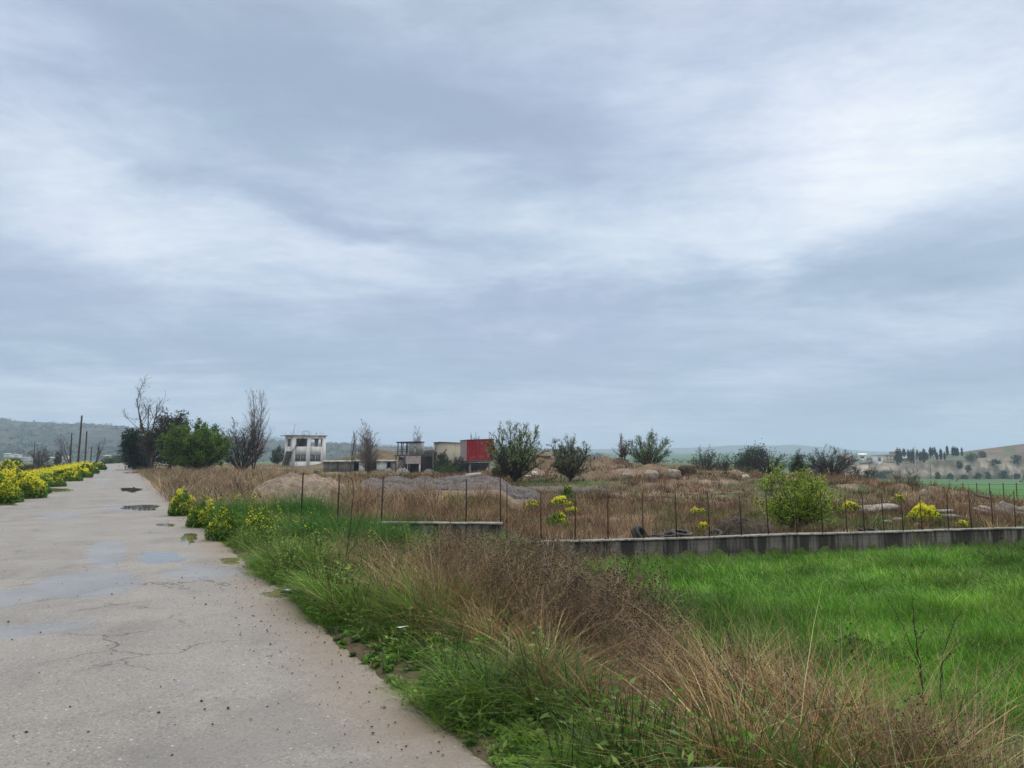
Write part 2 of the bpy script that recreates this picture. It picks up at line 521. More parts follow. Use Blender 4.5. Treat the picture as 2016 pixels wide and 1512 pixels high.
val = T.m('ADD', val, T.m('MULTIPLY', T.m('SUBTRACT', n2, .5), .34))
val = T.m('ADD', val, T.m('MULTIPLY', T.m('SUBTRACT', n3, .5), .80))
val = T.m('ADD', val, T.m('MULTIPLY', T.m('SUBTRACT', n5, .5), .26))
CLOUDS = [  # cloud masses by direction: where (as seen from the road), half width, half height, slope, amount
    (1330, 455, 540, 110, .02, .34), (1600, 300, 500, 130, 0, .24), (1950, 230, 260, 130, 0, .20), (180, 330, 300, 90, .1, .30), (430, 490, 420, 60, .05, .26),
    (1650, 90, 600, 90, 0, .10), (1000, 360, 400, 60, -.05, .12), (100, 180, 330, 70, 0, .06), (1850, 660, 330, 70, -.2, .14),
    (640, 180, 720, 120, .20, -.46), (1150, 300, 420, 55, .22, -.24), (640, 405, 380, 32, .16, -.34), (1500, 560, 620, 42, -.08, -.24),
    (1850, 440, 300, 45, -.35, -.18), (1000, 700, 1000, 120, 0, -.17), (150, 690, 380, 45, 0, -.22), (1900, 760, 350, 60, -.25, -.24),
    (90, 785, 360, 55, 0, .26), (1250, 850, 500, 38, 0, .10), (1950, 850, 300, 40, 0, .10), (330, 590, 420, 40, 0, -.05), (950, 600, 300, 40, 0, -.10),
]
for u, v, ru, rv, slope, amp in CLOUDS:
    x, f, z = ray(u, v)
    a0, e0 = math.atan2(x, f), math.asin(z / math.sqrt(x * x + f * f + z * z))
    da = T.m('SUBTRACT', az, a0)
    de = T.m('ADD', T.m('SUBTRACT', el, e0), T.m('MULTIPLY', da, slope))
    q = T.m('ADD', T.m('POWER', T.m('DIVIDE', da, ru / F), 2.0), T.m('POWER', T.m('DIVIDE', de, rv / F), 2.0))
    val = T.m('ADD', val, T.m('MULTIPLY', T.m('EXPONENT', T.m('MULTIPLY', q, -.8)), amp))
rp = T.node('ShaderNodeValToRGB'); T.l.new(val, rp.inputs[0])
e = rp.color_ramp.elements
e[0].position = 0; e[0].color = (.365, .455, .605, 1); e[1].position = 1; e[1].color = (.92, .98, 1.03, 1)
for pos, c in ((.25, (.425, .525, .68)), (.5, (.565, .66, .815)), (.75, (.745, .825, .94))):
    k = e.new(pos); k.color = (*c, 1)
lift = T.rng(Z, .50, .95, 1.0, 3.6)                        # overcast sky is brightest overhead
zen = T.rng(Z, .45, .85)
lift10 = T.m('MULTIPLY', lift, 10.0)
cl = T.node('ShaderNodeVectorMath', operation='SCALE'); T.l.new(T.mix(zen, rp.outputs[0], (.64, .60, .53)), cl.inputs[0]); T.l.new(lift10, cl.inputs['Scale'])
hue = T.mix(T.rng(T.noise(T.mapping(gen, (2, 2, 5), (5, 1, 3)), 1.3, 4), .35, .65), (.975, 1.012, .99), (1.012, .995, 1.01))
T.l.new(T.mix(.95, sky.outputs[0], T.mix(1.0, cl.outputs[0], hue, 'MULTIPLY')), bg.inputs[0])

SC.view_settings.view_transform = 'Standard'
try: SC.view_settings.look = 'None'
except Exception: pass
SC.view_settings.exposure = 0; SC.view_settings.gamma = 1
SC.render.engine = 'CYCLES'
SC.cycles.use_denoising = True
try: SC.cycles.denoising_input_passes = 'RGB_ALBEDO_NORMAL'; SC.cycles.denoising_prefilter = 'ACCURATE'
except Exception: pass
SC.cycles.max_bounces = 6; SC.cycles.diffuse_bounces = 3; SC.cycles.transmission_bounces = 4; SC.cycles.volume_bounces = 1

# ------------------------------------------------------------------ ground sheet
def ground_color(x, y):
    s, t = st(x, y); r = np.hypot(x, y)
    n = fbm(x * .22, y * .22, 5, 31); nf = fbm(x * 1.7, y * 1.7, 4, 37); nl = fbm(x * .02, y * .02, 4, 41)
    soil = mixc((.065, .047, .034), (.12, .09, .066), nf)
    field = mixc((.035, .06, .016), (.05, .10, .022), nf)
    yard = mixc((.125, .088, .062), (.19, .145, .105), ss(n, .35, .65))
    yard = mixc(yard, (.10, .085, .04), ss(nf, .5, .75) * .6)
    yard = mixc(yard, (.055, .085, .026), ss(fbm(x * .12 + 5, y * .12, 3, 77), .54, .64) * .8)
    yard = mixc(yard, (.30, .235, .18), ss(fbm(x * .3 + 9, y * .3, 4, 78), .60, .68) * .8)
    for u, Y0, sx, sy in ((1015, 60, 5, 5), (1125, 60, 4, 4), (1720, 27, 2.6, 2), (1450, 31, 3, 2.5), (900, 140, 8, 12)):
        gx = (u - CX) / F * Y0
        yard = mixc(yard, (.05, .10, .025), np.exp(-((x - gx) / sx) ** 2 - ((y - Y0) / sy) ** 2) * .9)
    red = ss(np.abs(x / np.maximum(y, 1) - .22), .5, .1) * ss(y, 45, 80)
    yard = mixc(yard, (.12, .078, .055), red * .6)
    beh = ss(y - wall_line(x), -.1, .2) * ss(t, 2.1, 3.4)
    c = mixc(soil, field, ss(t, 4.5, 6.5))
    c = mixc(c, yard, beh)
    left = mixc((.05, .055, .03), (.09, .08, .05), nf)
    c = mixc(c, left, ss(-t, 4.7, 5.6))
    far_l = mixc(mixc((.05, .085, .035), (.075, .13, .05), n), (.15, .12, .08), ss(nl, .52, .62))
    far_r = mixc((.045, .135, .028), (.06, .16, .035), ss(fbm(x * .05, y * .05, 4, 51), .3, .7))
    far_r = mixc(far_r, (.06, .10, .05), ss(r, 380, 470) * .6)
    far_m = mixc(mixc((.10, .10, .045), (.07, .13, .045), ss(fbm(x * .01, y * .03, 3, 61), .4, .6)), (.13, .10, .07), ss(nl, .55, .65))
    az = x / np.maximum(y, 1)
    c = mixc(c, far_l, np.maximum(ss(-t, 14, 22), ss(r, 190, 260) * ss(-az, .0, .2)))
    c = mixc(c, far_m, ss(r, 130, 190) * ss(az, -.25, 0))
    c = mixc(c, far_r, np.maximum(right_field(x, y), ss(y, 95, 120) * ss(az, .40, .45)))
    return np.clip(c, .01, 1)

ang = np.unique(np.concatenate([np.radians(np.arange(-44, 44.01, .32)), np.radians(np.arange(44, 316.1, 4))]))
rad = np.geomspace(1.2, 7000, 430)
rad[0] = .05
A, RR = np.meshgrid(ang, rad)
gx, gy = RR * np.sin(A), RR * np.cos(A)
gz = H(gx, gy)
g = MB(); V = np.stack([gx, gy, gz], 2)
V = np.concatenate([V, V[:, :1]], 1)
g.grid(V[:, ::-1], ground_color(V[:, ::-1, 0], V[:, ::-1, 1]))
m, T, out = new_mat('ground')
co = T.node('ShaderNodeTexCoord').outputs['Object']
a = T.node('ShaderNodeAttribute', attribute_name='tint').outputs['Color']
n = T.noise(co, 9, 6, .65); nb = T.noise(co, .7, 5, .6)
k = T.m('MULTIPLY', T.rng(n, .25, .75, .62, 1.4, False), T.rng(nb, .3, .7, .8, 1.2))
cbn = T.node('ShaderNodeCombineColor')
for i in range(3): T.l.new(k, cbn.inputs[i])
principled(T, out, T.mix(1.0, a, cbn.outputs[0], 'MULTIPLY'), .95, .15, n, .6, .05)
tag(g.build('ground', m, None, True), 'uneven soil and pasture spreading out from the road to the hills', 'ground', kind='structure')

# ------------------------------------------------------------------ road
s1 = np.concatenate([np.arange(-9, 45, .12), np.geomspace(45, 470, 170)])
tt = np.linspace(0, 1, 66)
eL = -4.55 + (fbm(s1 * .35, s1 * 0 + 3, 4, 5) - .5) * .9 + (fbm(s1 * 2.5, s1 * 0 + 8, 3, 6) - .5) * .35
eR = 1.95 + (fbm(s1 * .4, s1 * 0 + 1, 4, 15) - .5) * .22 + (fbm(s1 * 4, s1 * 0 + 4, 3, 16) - .5) * .13
TT = eL[:, None] * (1 - tt) + eR[:, None] * tt
S = np.repeat(s1[:, None], 66, 1)
rx, ry = xy(S, TT)
rz = .012 + .014 * (fbm(rx * .6, ry * .6, 3, 8) - .5) - .035 * (ss(TT - eR[:, None], -.16, 0) + ss(eL[:, None] - TT, -.2, 0))
BOWL = []
wet = np.zeros_like(rx)
def road_pt(u, v):
    x, f, z = ray(u, v); k = -CAM_Z / z
    return st(x * k, f * k)
PUD = [  # centre, half width and half height as they look from the road, tint, label
    (315, 1094, 54, 13, 'clear', 'clear puddle in the middle of the road mirroring dry stalks', 3),
    (547, 1170, 34, 11, 'muddy', 'muddy puddle beside the crushed shoe at the road edge', 4),
    (492, 1133, 20, 6, 'muddy', 'small oblong muddy puddle close to the grass edge', 5),
    (373, 1060, 18, 11, 'muddy', 'olive muddy puddle near the white bottle', 6),
    (450, 1104, 24, 7, 'muddy', 'narrow muddy puddle along the crumbling road edge', 7),
    (328, 1034, 26, 4, 'muddy', 'thin muddy puddle level with the mustard clump', 8),
    (275, 1000, 44, 6, 'clear', 'dark broad puddle in front of the dry tan grass', 9),
    (262, 964, 28, 4, 'clear', 'dark far puddle touching the dry grass side of the road', 10),
    (108, 965, 44, 5.5, 'muddy', 'greenish puddle at the far kerbless side below yellow flowers', 11),
    (8, 991, 40, 5, 'muddy', 'brownish puddle under the big mustard bank', 12),
    (285, 925, 22, 2, 'clear', 'faint thin puddle before the fallen branches', 13),
]
WATER = []
for u, v, ru, rv, mt, lab, seed in PUD:
    s0, t0 = road_pt(u, v); sa, ta = road_pt(u + ru, v); sb, tb = road_pt(u, v - rv)
    ea = np.array([sa - s0, ta - t0]); eb = np.array([sb - s0, tb - t0])
    det = ea[0] * eb[1] - ea[1] * eb[0]
    ds, dt = S - s0, TT - t0
    qa = (ds * eb[1] - dt * eb[0]) / det; qb = (dt * ea[0] - ds * ea[1]) / det
    qq = np.hypot(qa, qb) + (fbm(qa * 1.5 + seed * 3, qb * 1.5, 4, seed) - .5) * 1.3 + (fbm(rx * 3 + seed, ry * 3, 3, seed + 1) - .5) * .35
    near = np.hypot(qa, qb) < 1.6
    lvl = np.median(rz[near]) - .010 if near.any() else 0
    bowl_z = lvl + .030 * (qq - .85)
    rz = np.where(near & (qq < 1.5), np.where(qq < 1.0, np.minimum(rz, np.maximum(bowl_z, lvl - .03)), np.minimum(rz * .5 + .5 * (lvl + .012), rz)), rz)
    rz = np.where(near & (qq >= 1.0), np.maximum(rz, lvl + .004 + .01 * np.clip(qq - 1, 0, 1)), rz)
    WATER.append(lvl)
WET = [  # smooth water films standing on the asphalt: centre, half length along, half width across (metres), strength
    (170, 1150, 1.6, .85, 1.0), (210, 1090, 3.2, .45, .9), (400, 1128, 1.0, .7, 1.0), (120, 1015, 4, 1.3, .6), (230, 1000, 4, .9, .6),
    (300, 1240, .8, 1.2, .45), (40, 1240, .9, 1.4, .6), (330, 1400, .4, .6, .3), (200, 945, 14, 1.6, .6), (215, 925, 30, 1.5, .7), (0, 1180, 1.0, .7, .9), (20, 1340, .6, .8, .4), (390, 1350, .25, .6, .5), (100, 1060, 2, 1, .5),
]
wn1 = fbm(rx * .9, ry * .9, 4, 71) - .5
for u, v, ls, lt, amp in WET:
    s0, t0 = road_pt(u, v)
    q = ((S - s0) / ls) ** 2 + ((TT - t0) / lt) ** 2
    wet = np.maximum(wet, amp * np.exp(-q * 1.1) + 0)
wet = np.clip(wet + wn1 * .35 * wet, 0, 1)
dirt = ss(TT - eR[:, None], -1.0, -.02) * (.45 + 1.1 * (fbm(rx * 1.4, ry * 1.4, 4, 81) - .3)) + ss(eL[:, None] - TT, -.8, 0) * .8
track = np.exp(-((TT - .55) / .38) ** 2) + np.exp(-((TT + 1.15) / .42) ** 2) + .7 * np.exp(-((TT + 2.9) / .5) ** 2)
patch = np.clip(ss(fbm(rx * .35, ry * .35, 4, 91), .42, .62) * .7 + .55 * track * (.4 + fbm(S * .25, TT * .9, 4, 95)) - .1, 0, 1)
mask = np.stack([wet, np.clip(dirt, 0, 1), patch], 2)
g = MB(); g.grid(np.stack([rx, ry, rz], 2)[:, ::-1], mask[:, ::-1])
m, T, out = new_mat('wet worn asphalt')
co = T.node('ShaderNodeTexCoord').outputs['Object']
at_ = T.node('ShaderNodeAttribute', attribute_name='tint').outputs['Color']
sep = T.node('ShaderNodeSeparateColor'); T.l.new(at_, sep.inputs[0])
wv, dv, pv = sep.outputs
fine = T.noise(co, 120, 3, .7); mid = T.noise(co, 26, 5, .7); big = T.noise(co, .8, 6, .65, .4)
base = T.mix(T.rng(big, .3, .7), (.255, .242, .234), (.172, .162, .156))
base = T.mix(T.m('MULTIPLY', pv, .45), base, (.262, .250, .242))
base = T.mix(T.rng(mid, .50, .72, 0, .55), base, (.13, .118, .11))
vo = T.node('ShaderNodeTexVoronoi'); vo.inputs['Scale'].default_value = 85; T.l.new(co, vo.inputs['Vector'])
vs = T.node('ShaderNodeSeparateColor'); T.l.new(vo.outputs['Color'], vs.inputs[0])
base = T.mix(T.rng(vs.outputs[0], .84, .98, 0, .6), base, (.36, .345, .33))
base = T.mix(T.rng(vs.outputs[1], .82, .96, 0, .55), base, (.07, .064, .06))
vo2 = T.node('ShaderNodeTexVoronoi'); vo2.inputs['Scale'].default_value = 24; T.l.new(co, vo2.inputs['Vector'])
vs2 = T.node('ShaderNodeSeparateColor'); T.l.new(vo2.outputs['Color'], vs2.inputs[0])
base = T.mix(T.m('MULTIPLY', T.rng(vs2.outputs[1], .93, .95), T.rng(vo2.outputs['Distance'], .30, .22, 0, .75)), base, (.08, .07, .065))
base = T.mix(T.m('MULTIPLY', T.rng(vs2.outputs[0], .95, .97), T.rng(vo2.outputs['Distance'], .26, .18, 0, .8)), base, (.55, .53, .50))
stn = T.noise(co, 2.3, 6, .7, 1.0)
base = T.mix(T.rng(stn, .58, .72, 0, .35), base, (.24, .18, .15))
damp = T.noise(T.mapping(co, (1, .8, 1), (4, 2, 0)), .55, 7, .68, .6)
base = T.mix(T.rng(damp, .52, .62, 0, .38), base, (.125, .12, .117))
base = T.mix(T.rng(T.noise(co, 11, 5, .7), .58, .72, 0, .3), base, (.10, .092, .088))
wco = T.mapping(co, (1, 1, 1)); dn = T.noise(co, 2.2, 4, .6, 0, True)
cvec = T.node('ShaderNodeVectorMath', operation='ADD'); T.l.new(wco, cvec.inputs[0])
sc_ = T.node('ShaderNodeVectorMath', operation='SCALE'); T.l.new(dn, sc_.inputs[0]); sc_.inputs['Scale'].default_value = .7; T.l.new(sc_.outputs[0], cvec.inputs[1])
ck = T.node('ShaderNodeTexVoronoi', feature='DISTANCE_TO_EDGE'); ck.inputs['Scale'].default_value = .75; T.l.new(cvec.outputs[0], ck.inputs['Vector'])
crack = T.m('MULTIPLY', T.rng(ck.outputs['Distance'], .014, .003), T.rng(T.noise(co, .35, 3), .52, .62))
base = T.mix(T.m('MULTIPLY', crack, .75), base, (.05, .045, .042))
base = T.mix(T.m('MULTIPLY', dv, T.rng(mid, .25, .6, .6, 1.0)), base, (.20, .152, .112))
wf = T.rng(T.m('ADD', wv, T.m('MULTIPLY', T.m('SUBTRACT', T.noise(co, 3.5, 6, .65), .5), .55)), .38, .60)
base = T.mix(wf, base, T.mix(1.0, base, (.90, .91, .94), 'MULTIPLY'))
rough = T.m('ADD', T.m('MULTIPLY', T.m('SUBTRACT', 1.0, wf), T.rng(big, .3, .7, .58, .42)), .30)
h = T.m('ADD', T.m('MULTIPLY', fine, .6), T.m('ADD', mid, T.m('MULTIPLY', crack, -1.0)))
h = T.m('MULTIPLY', h, T.m('SUBTRACT', 1.0, T.m('MULTIPLY', wf, .97)))
principled(T, out, base, rough, .5, h, .5, .012)
tag(g.build('road', m, None, True), 'worn grey asphalt road, wet and potholed, running straight away to the hills', 'road', kind='structure')

# puddles: level water lying in the hollows of the asphalt
def water_mat(name, col, rough=.03):
    m, T, out = new_mat(name)
    co = T.node('ShaderNodeTexCoord').outputs['Object']
    n = T.noise(co, 4, 4)
    principled(T, out, T.mix(T.rng(n, .3, .7), col, tuple(c * .65 for c in col)), rough, .5, T.noise(co, 5, 2), .02, .01)
    return m
M['clear'] = water_mat('clear rain water', (.15, .135, .122))
M['muddy'] = water_mat('muddy water', (.20, .175, .095), .06)
for (u, v, ru, rv, mt, lab, seed), lvl in zip(PUD, WATER):
    s0, t0 = road_pt(u, v)
    sa, ta = road_pt(u + ru, v); sb, tb = road_pt(u, v - rv)
    x0, y0 = xy(s0, t0); xa, ya = xy(sa, ta); xb, yb = xy(sb, tb)
    n = 48; th = np.arange(n) * 2 * math.pi / n
    rr_ = 1.5 + 0 * th
    px = np.cos(th)[:, None] * np.array([xa - x0, ya - y0]) + np.sin(th)[:, None] * np.array([xb - x0, yb - y0])
    rim = px * rr_[:, None]
    g = MB()
    zz = lvl
    Vv = np.concatenate([[[0, 0, zz]], np.column_stack([rim, np.full(n, zz)])])
    g.add(Vv, [(0, i + 1, (i + 1) % n + 1) for i in range(n)])
    o = g.build('puddle', M[mt]); o.location = (x0, y0, 0)
    tag(o, lab, 'puddle', 'puddles on the road', 'structure')

# ------------------------------------------------------------------ hills
def ridge_hill(name, label, prof, Y0, Yr, Yb, zfoot, cols, amp, seed, mat, nu=220, nq=46, gully=0.0):
    pu = np.array([p[0] for p in prof], float); pv = np.array([p[1] for p in prof], float)
    u = np.linspace(pu[0], pu[-1], nu); v = np.interp(u, pu, pv)
    v = v + (fbm(u * .03, u * 0, 4, seed) - .5) * 3.0
    q = np.linspace(0, 1.35, nq)
    U, Q = np.meshgrid(u, q, indexing='ij'); Vr = np.repeat(v[:, None], nq, 1)
    up = np.minimum(Q, 1)
    Yd = Y0 + (Yr - Y0) * up + np.maximum(Q - 1, 0) / .35 * (Yb - Yr)
    zr = np.stack([at(a, b, Yr)[2] for a, b in zip(u, v)])[:, None]
    prof_q = ss(up, 0, 1) * .55 + up * .45
    fade = ss(U, pu[0], pu[0] + (pu[-1] - pu[0]) * .06)
    Zz = zfoot + (zr - zfoot) * prof_q * (1 - .6 * np.maximum(Q - 1, 0) / .35)
    az = (U - CX) / F
    Xx = az * Yd * 1.0
    nn = fbm(Xx * 6 / Yr * 4, Yd * 6 / Yr * 4, 5, seed + 3) - .5
    Zz = Zz + nn * amp * ss(up, 0, .25) * (1 - .8 * ss(up, .8, 1))
    g = MB()
    c1, c2, c3 = cols
    cn = fbm(Xx * 9 / Yr * 4, Yd * 14 / Yr * 4, 4, seed + 9)
    C = mixc(mixc(c1, c2, ss(cn, .35, .6)), c3, ss(fbm(Xx * 22 / Yr * 4, Yd * 30 / Yr * 4, 3, seed + 12), .55, .65))
    g.grid(np.stack([Xx, Yd, Zz], 2)[::-1], C[::-1])
    return tag(g.build(name, mat, None, True), label, 'hills', kind='structure'), (Xx, Yd, Zz)

mh, T, out = new_mat('hill cover')
co = T.node('ShaderNodeTexCoord').outputs['Object']
a = T.node('ShaderNodeAttribute', attribute_name='tint').outputs['Color']
n = T.noise(co, .05, 6, .7); vh = T.node('ShaderNodeTexVoronoi'); vh.inputs['Scale'].default_value = .09; T.l.new(co, vh.inputs['Vector'])
k = T.m('MULTIPLY', T.rng(n, .3, .7, .6, 1.4, False), T.rng(vh.outputs['Distance'], .2, .7, .75, 1.15))
cbn = T.node('ShaderNodeCombineColor')
for i in range(3): T.l.new(k, cbn.inputs[i])
principled(T, out, T.mix(1.0, a, cbn.outputs[0], 'MULTIPLY'), .95, .1)

LEFT_RIDGE = [(-900, 800), (-300, 812), (0, 826), (60, 829), (130, 834), (200, 838), (245, 842), (400, 858), (560, 871), (640, 875), (760, 880), (900, 885), (1100, 890), (1180, 897)]
lh, LHG = ridge_hill('hills', 'long wooded blue green hill behind the poles and the white building', LEFT_RIDGE, 900, 1900, 2600, -3,
                ((.018, .032, .022), (.030, .050, .030), (.085, .075, .058)), 22, 101, mh, 260, 60)
gh, GHG = ridge_hill('hills', 'low pale green farmed hills behind the middle trees', [(860, 902), (960, 894), (1050, 890), (1160, 893), (1300, 894), (1450, 893), (1600, 896), (1750, 899), (1900, 903)],
                900, 2100, 2600, -6, ((.05, .115, .05), (.07, .14, .06), (.04, .06, .03)), 6, 131, mh)
fh, FHG = ridge_hill('mountains', 'far pale blue mountains along the horizon', [(380, 870), (470, 858), (540, 860), (600, 868), (700, 874), (820, 877), (1050, 886), (1160, 885), (1320, 883), (1400, 879), (1460, 876), (1500, 877), (1560, 875), (1620, 880), (1700, 888), (1800, 892), (2016, 893), (2400, 892)],
                3000, 4600, 5200, -10, ((.05, .07, .05), (.06, .085, .055), (.08, .09, .07)), 30, 161, mh)
# quarried hill on the right, with a bare eroded face
qu = np.linspace(1560, 2700, 420)
RIM = np.interp(qu, [1560, 1620, 1690, 1760, 1850, 1900, 1960, 2016, 2200, 2700], [935, 922, 915, 912, 907, 905, 906, 908, 905, 900])
TOP = np.interp(qu, [1560, 1690, 1850, 1885, 1900, 1915, 1960, 2016, 2150, 2400, 2700], [934, 914, 905, 900, 896, 889, 881, 873, 860, 850, 850])
FOOT = np.interp(qu, [1560, 1740, 2016, 2700], [937, 942, 944, 946])
rows = []
for q in np.linspace(0, 1, 40):
    nf = fbm(qu * .05, qu * 0 + q * .6, 4, 201)
    gl = np.abs(fbm(qu * .06, qu * 0 + q * .35, 4, 205) - .5) * 2
    Yd = 486 + 30 * q + (nf - .5) * 14 + gl * 9 * math.sin(q * math.pi)
    vv = FOOT + (RIM - FOOT) * (q ** .85)
    z0 = np.array([at(a, b, 500)[2] for a, b in zip(qu, vv)])
    rows.append(np.column_stack([(qu - CX) / F * Yd, Yd, z0]))
for q in np.linspace(0.04, 1, 26):
    Yd = 516 + 150 * q + (fbm(qu * .03, qu * 0 + q * 3, 4, 211) - .5) * 8
    vv = RIM + (TOP - RIM) * (q ** .9)
    z0 = np.array([at(a, b, y)[2] for a, b, y in zip(qu, vv, 500 + 160 * q + 0 * qu)]) + (fbm(qu * .06, qu * 0 + q * 5, 4, 215) - .5) * 2.2 * (1 - q)
    rows.append(np.column_stack([(qu - CX) / F * Yd, Yd, z0]))
for q in (.5, 1):
    last = rows[65].copy(); last[:, 1] += 120 * q; last[:, 2] -= 8 * q; rows.append(last)
QV = np.stack(rows)
qn = fbm(np.repeat(qu[None] * .09, len(rows), 0), np.linspace(0, 5, len(rows))[:, None] + 0 * qu, 5, 221)
qs = fbm(np.repeat(qu[None] * .16, len(rows), 0), np.linspace(0, 1.5, len(rows))[:, None] + 0 * qu, 4, 225)
qi = np.linspace(0, 1, len(rows))[:, None]
tan_, grey, grn, bare = (.225, .195, .162), (.145, .128, .11), (.052, .062, .04), (.125, .095, .076)
C = mixc(grey, tan_, ss(qs, .4, .62))
C = mixc(C, (.35, .30, .24), (ss(-qu, -1800, -1720)[None] * ss(qi, .2, .5)))
C = mixc(C, grn, np.clip(ss(qn, .46, .6) * (.35 + .5 * ss(qu, 1840, 1960)[None]) + ss(qi, .14, .03) * .8, 0, 1))
C = mixc(C, mixc((.075, .095, .05), bare, ss(qn, .30, .44) * ss(qu, 1900, 1925)[None] + 0 * qi), ss(qi, .60, .68))
g = MB(); g.grid(QV, C)
qh = tag(g.build('hills', mh, None, True), 'bare quarried hillside with an eroded tan face behind the green field', 'hills', kind='structure')

# ------------------------------------------------------------------ hazy air over the plain
hz = MB(); hz.box(-6900, 6900, -6900, 6900, -60, 190)
m, T, out = new_mat('haze')
pv = T.node('ShaderNodeVolumePrincipled'); pv.inputs['Density'].default_value = .00027
pv.inputs['Color'].default_value = (.64, .795, 1.0, 1); pv.inputs['Anisotropy'].default_value = .1
T.l.new(pv.outputs[0], out.inputs['Volume'])
tag(hz.build('haze', m), 'thin blue haze that pales the far hills', 'haze', kind='stuff')
# ------------------------------------------------------------------ low vegetation: grasses and weeds
def scatter(n, x0, x1, y0, y1):
    return R.uniform(x0, x1, n), R.uniform(y0, y1, n)

def on_ground(x, y):
    return np.column_stack([x, y, H(x, y) - .02])

WIND = -2.6   # dry stems lean this way (azimuth in the ground plane)

def sprout(mb, x, y, h, w, cols, wts=None, lean=(.0, .35), bend=(.1, .9), seg=3, jit=.2, az=None, z=None):
    n = len(x)
    P = on_ground(x, y)
    if z is not None: P[:, 2] = z
    a = R.uniform(0, 2 * math.pi, n) if az is None else az
    blades(mb, P, h, w, a, R.uniform(*lean, n), R.uniform(*bend, n), pick(n, cols, wts, jit), seg)

GREEN = [(.07, .18, .016), (.12, .25, .024), (.18, .31, .035), (.06, .13, .02)]
WHEAT = [(.05, .15, .012), (.095, .235, .018), (.145, .30, .03), (.22, .32, .10)]
TAN = [(.34, .24, .13), (.43, .32, .19), (.25, .16, .085), (.35, .215, .10), (.48, .39, .25)]
ORANGE = [(.38, .235, .10), (.28, .165, .07), (.46, .32, .16)]
BROWN = [(.16, .115, .075), (.12, .085, .055), (.21, .15, .095), (.09, .065, .045)]
RUST = [(.165, .088, .052), (.13, .068, .042), (.22, .135, .085), (.27, .185, .115), (.085, .055, .04)]

def pile_gap(x, y):
    a = x / y
    c1 = ss(a, -.345, -.32) * (1 - ss(a, -.235, -.215)) * ss(y, 23.5, 26) * (1 - ss(y, 37, 38))
    c2 = ss(a, -.20, -.18) * (1 - ss(a, .01, .04)) * ss(y, 30, 33) * (1 - ss(y, 44, 46))
    return 1 - .93 * np.maximum(c1, c2)

# --- the wheat field
g = MB()
def wheat(n, y0, y1, xm, h, w, seg):
    x, y = scatter(n, -1, xm, y0, y1)
    s, t = st(x, y)
    keep = (t > 5.6 + .9 * fbm(x * .6, y * .6, 3, 11)) & (x < .86 * y + 1.2) & (y < wall_line(x) - .15)
    edge = ss(t, 5.6, 7.4)
    keep &= R.uniform(0, 1, n) < .25 + .75 * edge
    d = wall_line(x) - y
    x, y, d = x[keep], y[keep], d[keep]
    m = len(x)
    # drill rows and thicker patches
    s2 = x * .27 - y
    hh = h * (.75 + .55 * fbm(x * .5, y * .5, 4, 13)) * R.uniform(.7, 1.2, m) * (1 + .10 * np.sin(s2 * 2.6 + 2 * fbm(x * .3, y * .3, 2, 4)))
    hh *= 1 + .5 * ss(fbm(x * 1.1, y * 1.1, 3, 19), .66, .76)
    tone = (.72 + .62 * ss(fbm(x * .55 + .3 * s2, y * .55, 4, 14), .3, .7)) * (1 + .22 * np.sin(s2 * 5.2 + 2 * fbm(x * .3, y * .3, 2, 4)))
    pale = ss(fbm(x * .45 + 9, y * .45, 4, 17), .5, .72)
    c = pick(m, WHEAT, [3, 4, 2, 1], .2) * (1 + .45 * pale[:, None] * np.array([1.5, .9, 1.6])) 
    hh = hh * (1 - .45 * ss(d, 1.6, .5))
    c = c * tone[:, None]
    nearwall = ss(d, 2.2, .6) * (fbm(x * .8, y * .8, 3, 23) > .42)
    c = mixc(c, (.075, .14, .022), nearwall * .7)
    a = 2.6 + R.normal(0, 1.5, m)
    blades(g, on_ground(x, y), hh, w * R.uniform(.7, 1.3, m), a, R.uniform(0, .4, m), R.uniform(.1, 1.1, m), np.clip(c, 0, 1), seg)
wheat(110000, 3.5, 9, 8, .42, .017, 3)
wheat(110000, 9, 14.5, 14, .42, .020, 2)
wheat(120000, 14.5, 27.5, 25, .42, .026, 2)
tag(g.build('wheat_grass', M['blade']), 'lush green young wheat filling the field below the concrete wall', 'wheat', kind='stuff')

# --- fresh green grass on the right verge
g = MB()
def verge_cols(n): return pick(n, GREEN, [3, 3, 2, 2], .22)
def tufts(mb, nt, fx, per, spread, h, w, cols, wts=None, lean=(.05, .5), bend=(.1, .9), seg=3, jit=.2, dirn=None, dirsd=.8):
    x, y, hs = fx(nt)
    k = len(x)
    if k == 0: return
    n = k * per
    i = np.repeat(np.arange(k), per)
    rr = np.abs(R.normal(0, spread, n)); aa = R.uniform(0, 2 * math.pi, n)
    X, Y = x[i] + rr * np.cos(aa), y[i] + rr * np.sin(aa)
    base = R.uniform(0, 2 * math.pi, k) if dirn is None else R.normal(dirn, dirsd, k)
    a = np.where(R.uniform(0, 1, n) < .5, aa, base[i] + R.normal(0, .5, n))
    hh = h * hs[i] * R.uniform(.5, 1.15, n)
    tc = pick(k, cols, wts, jit)[i] * R.normal(1, .15, (n, 1))
    blades(mb, on_ground(X, Y), hh, w * R.uniform(.6, 1.3, n), a, R.uniform(*lean, n), R.uniform(*bend, n), np.clip(tc, .004, 1), seg)

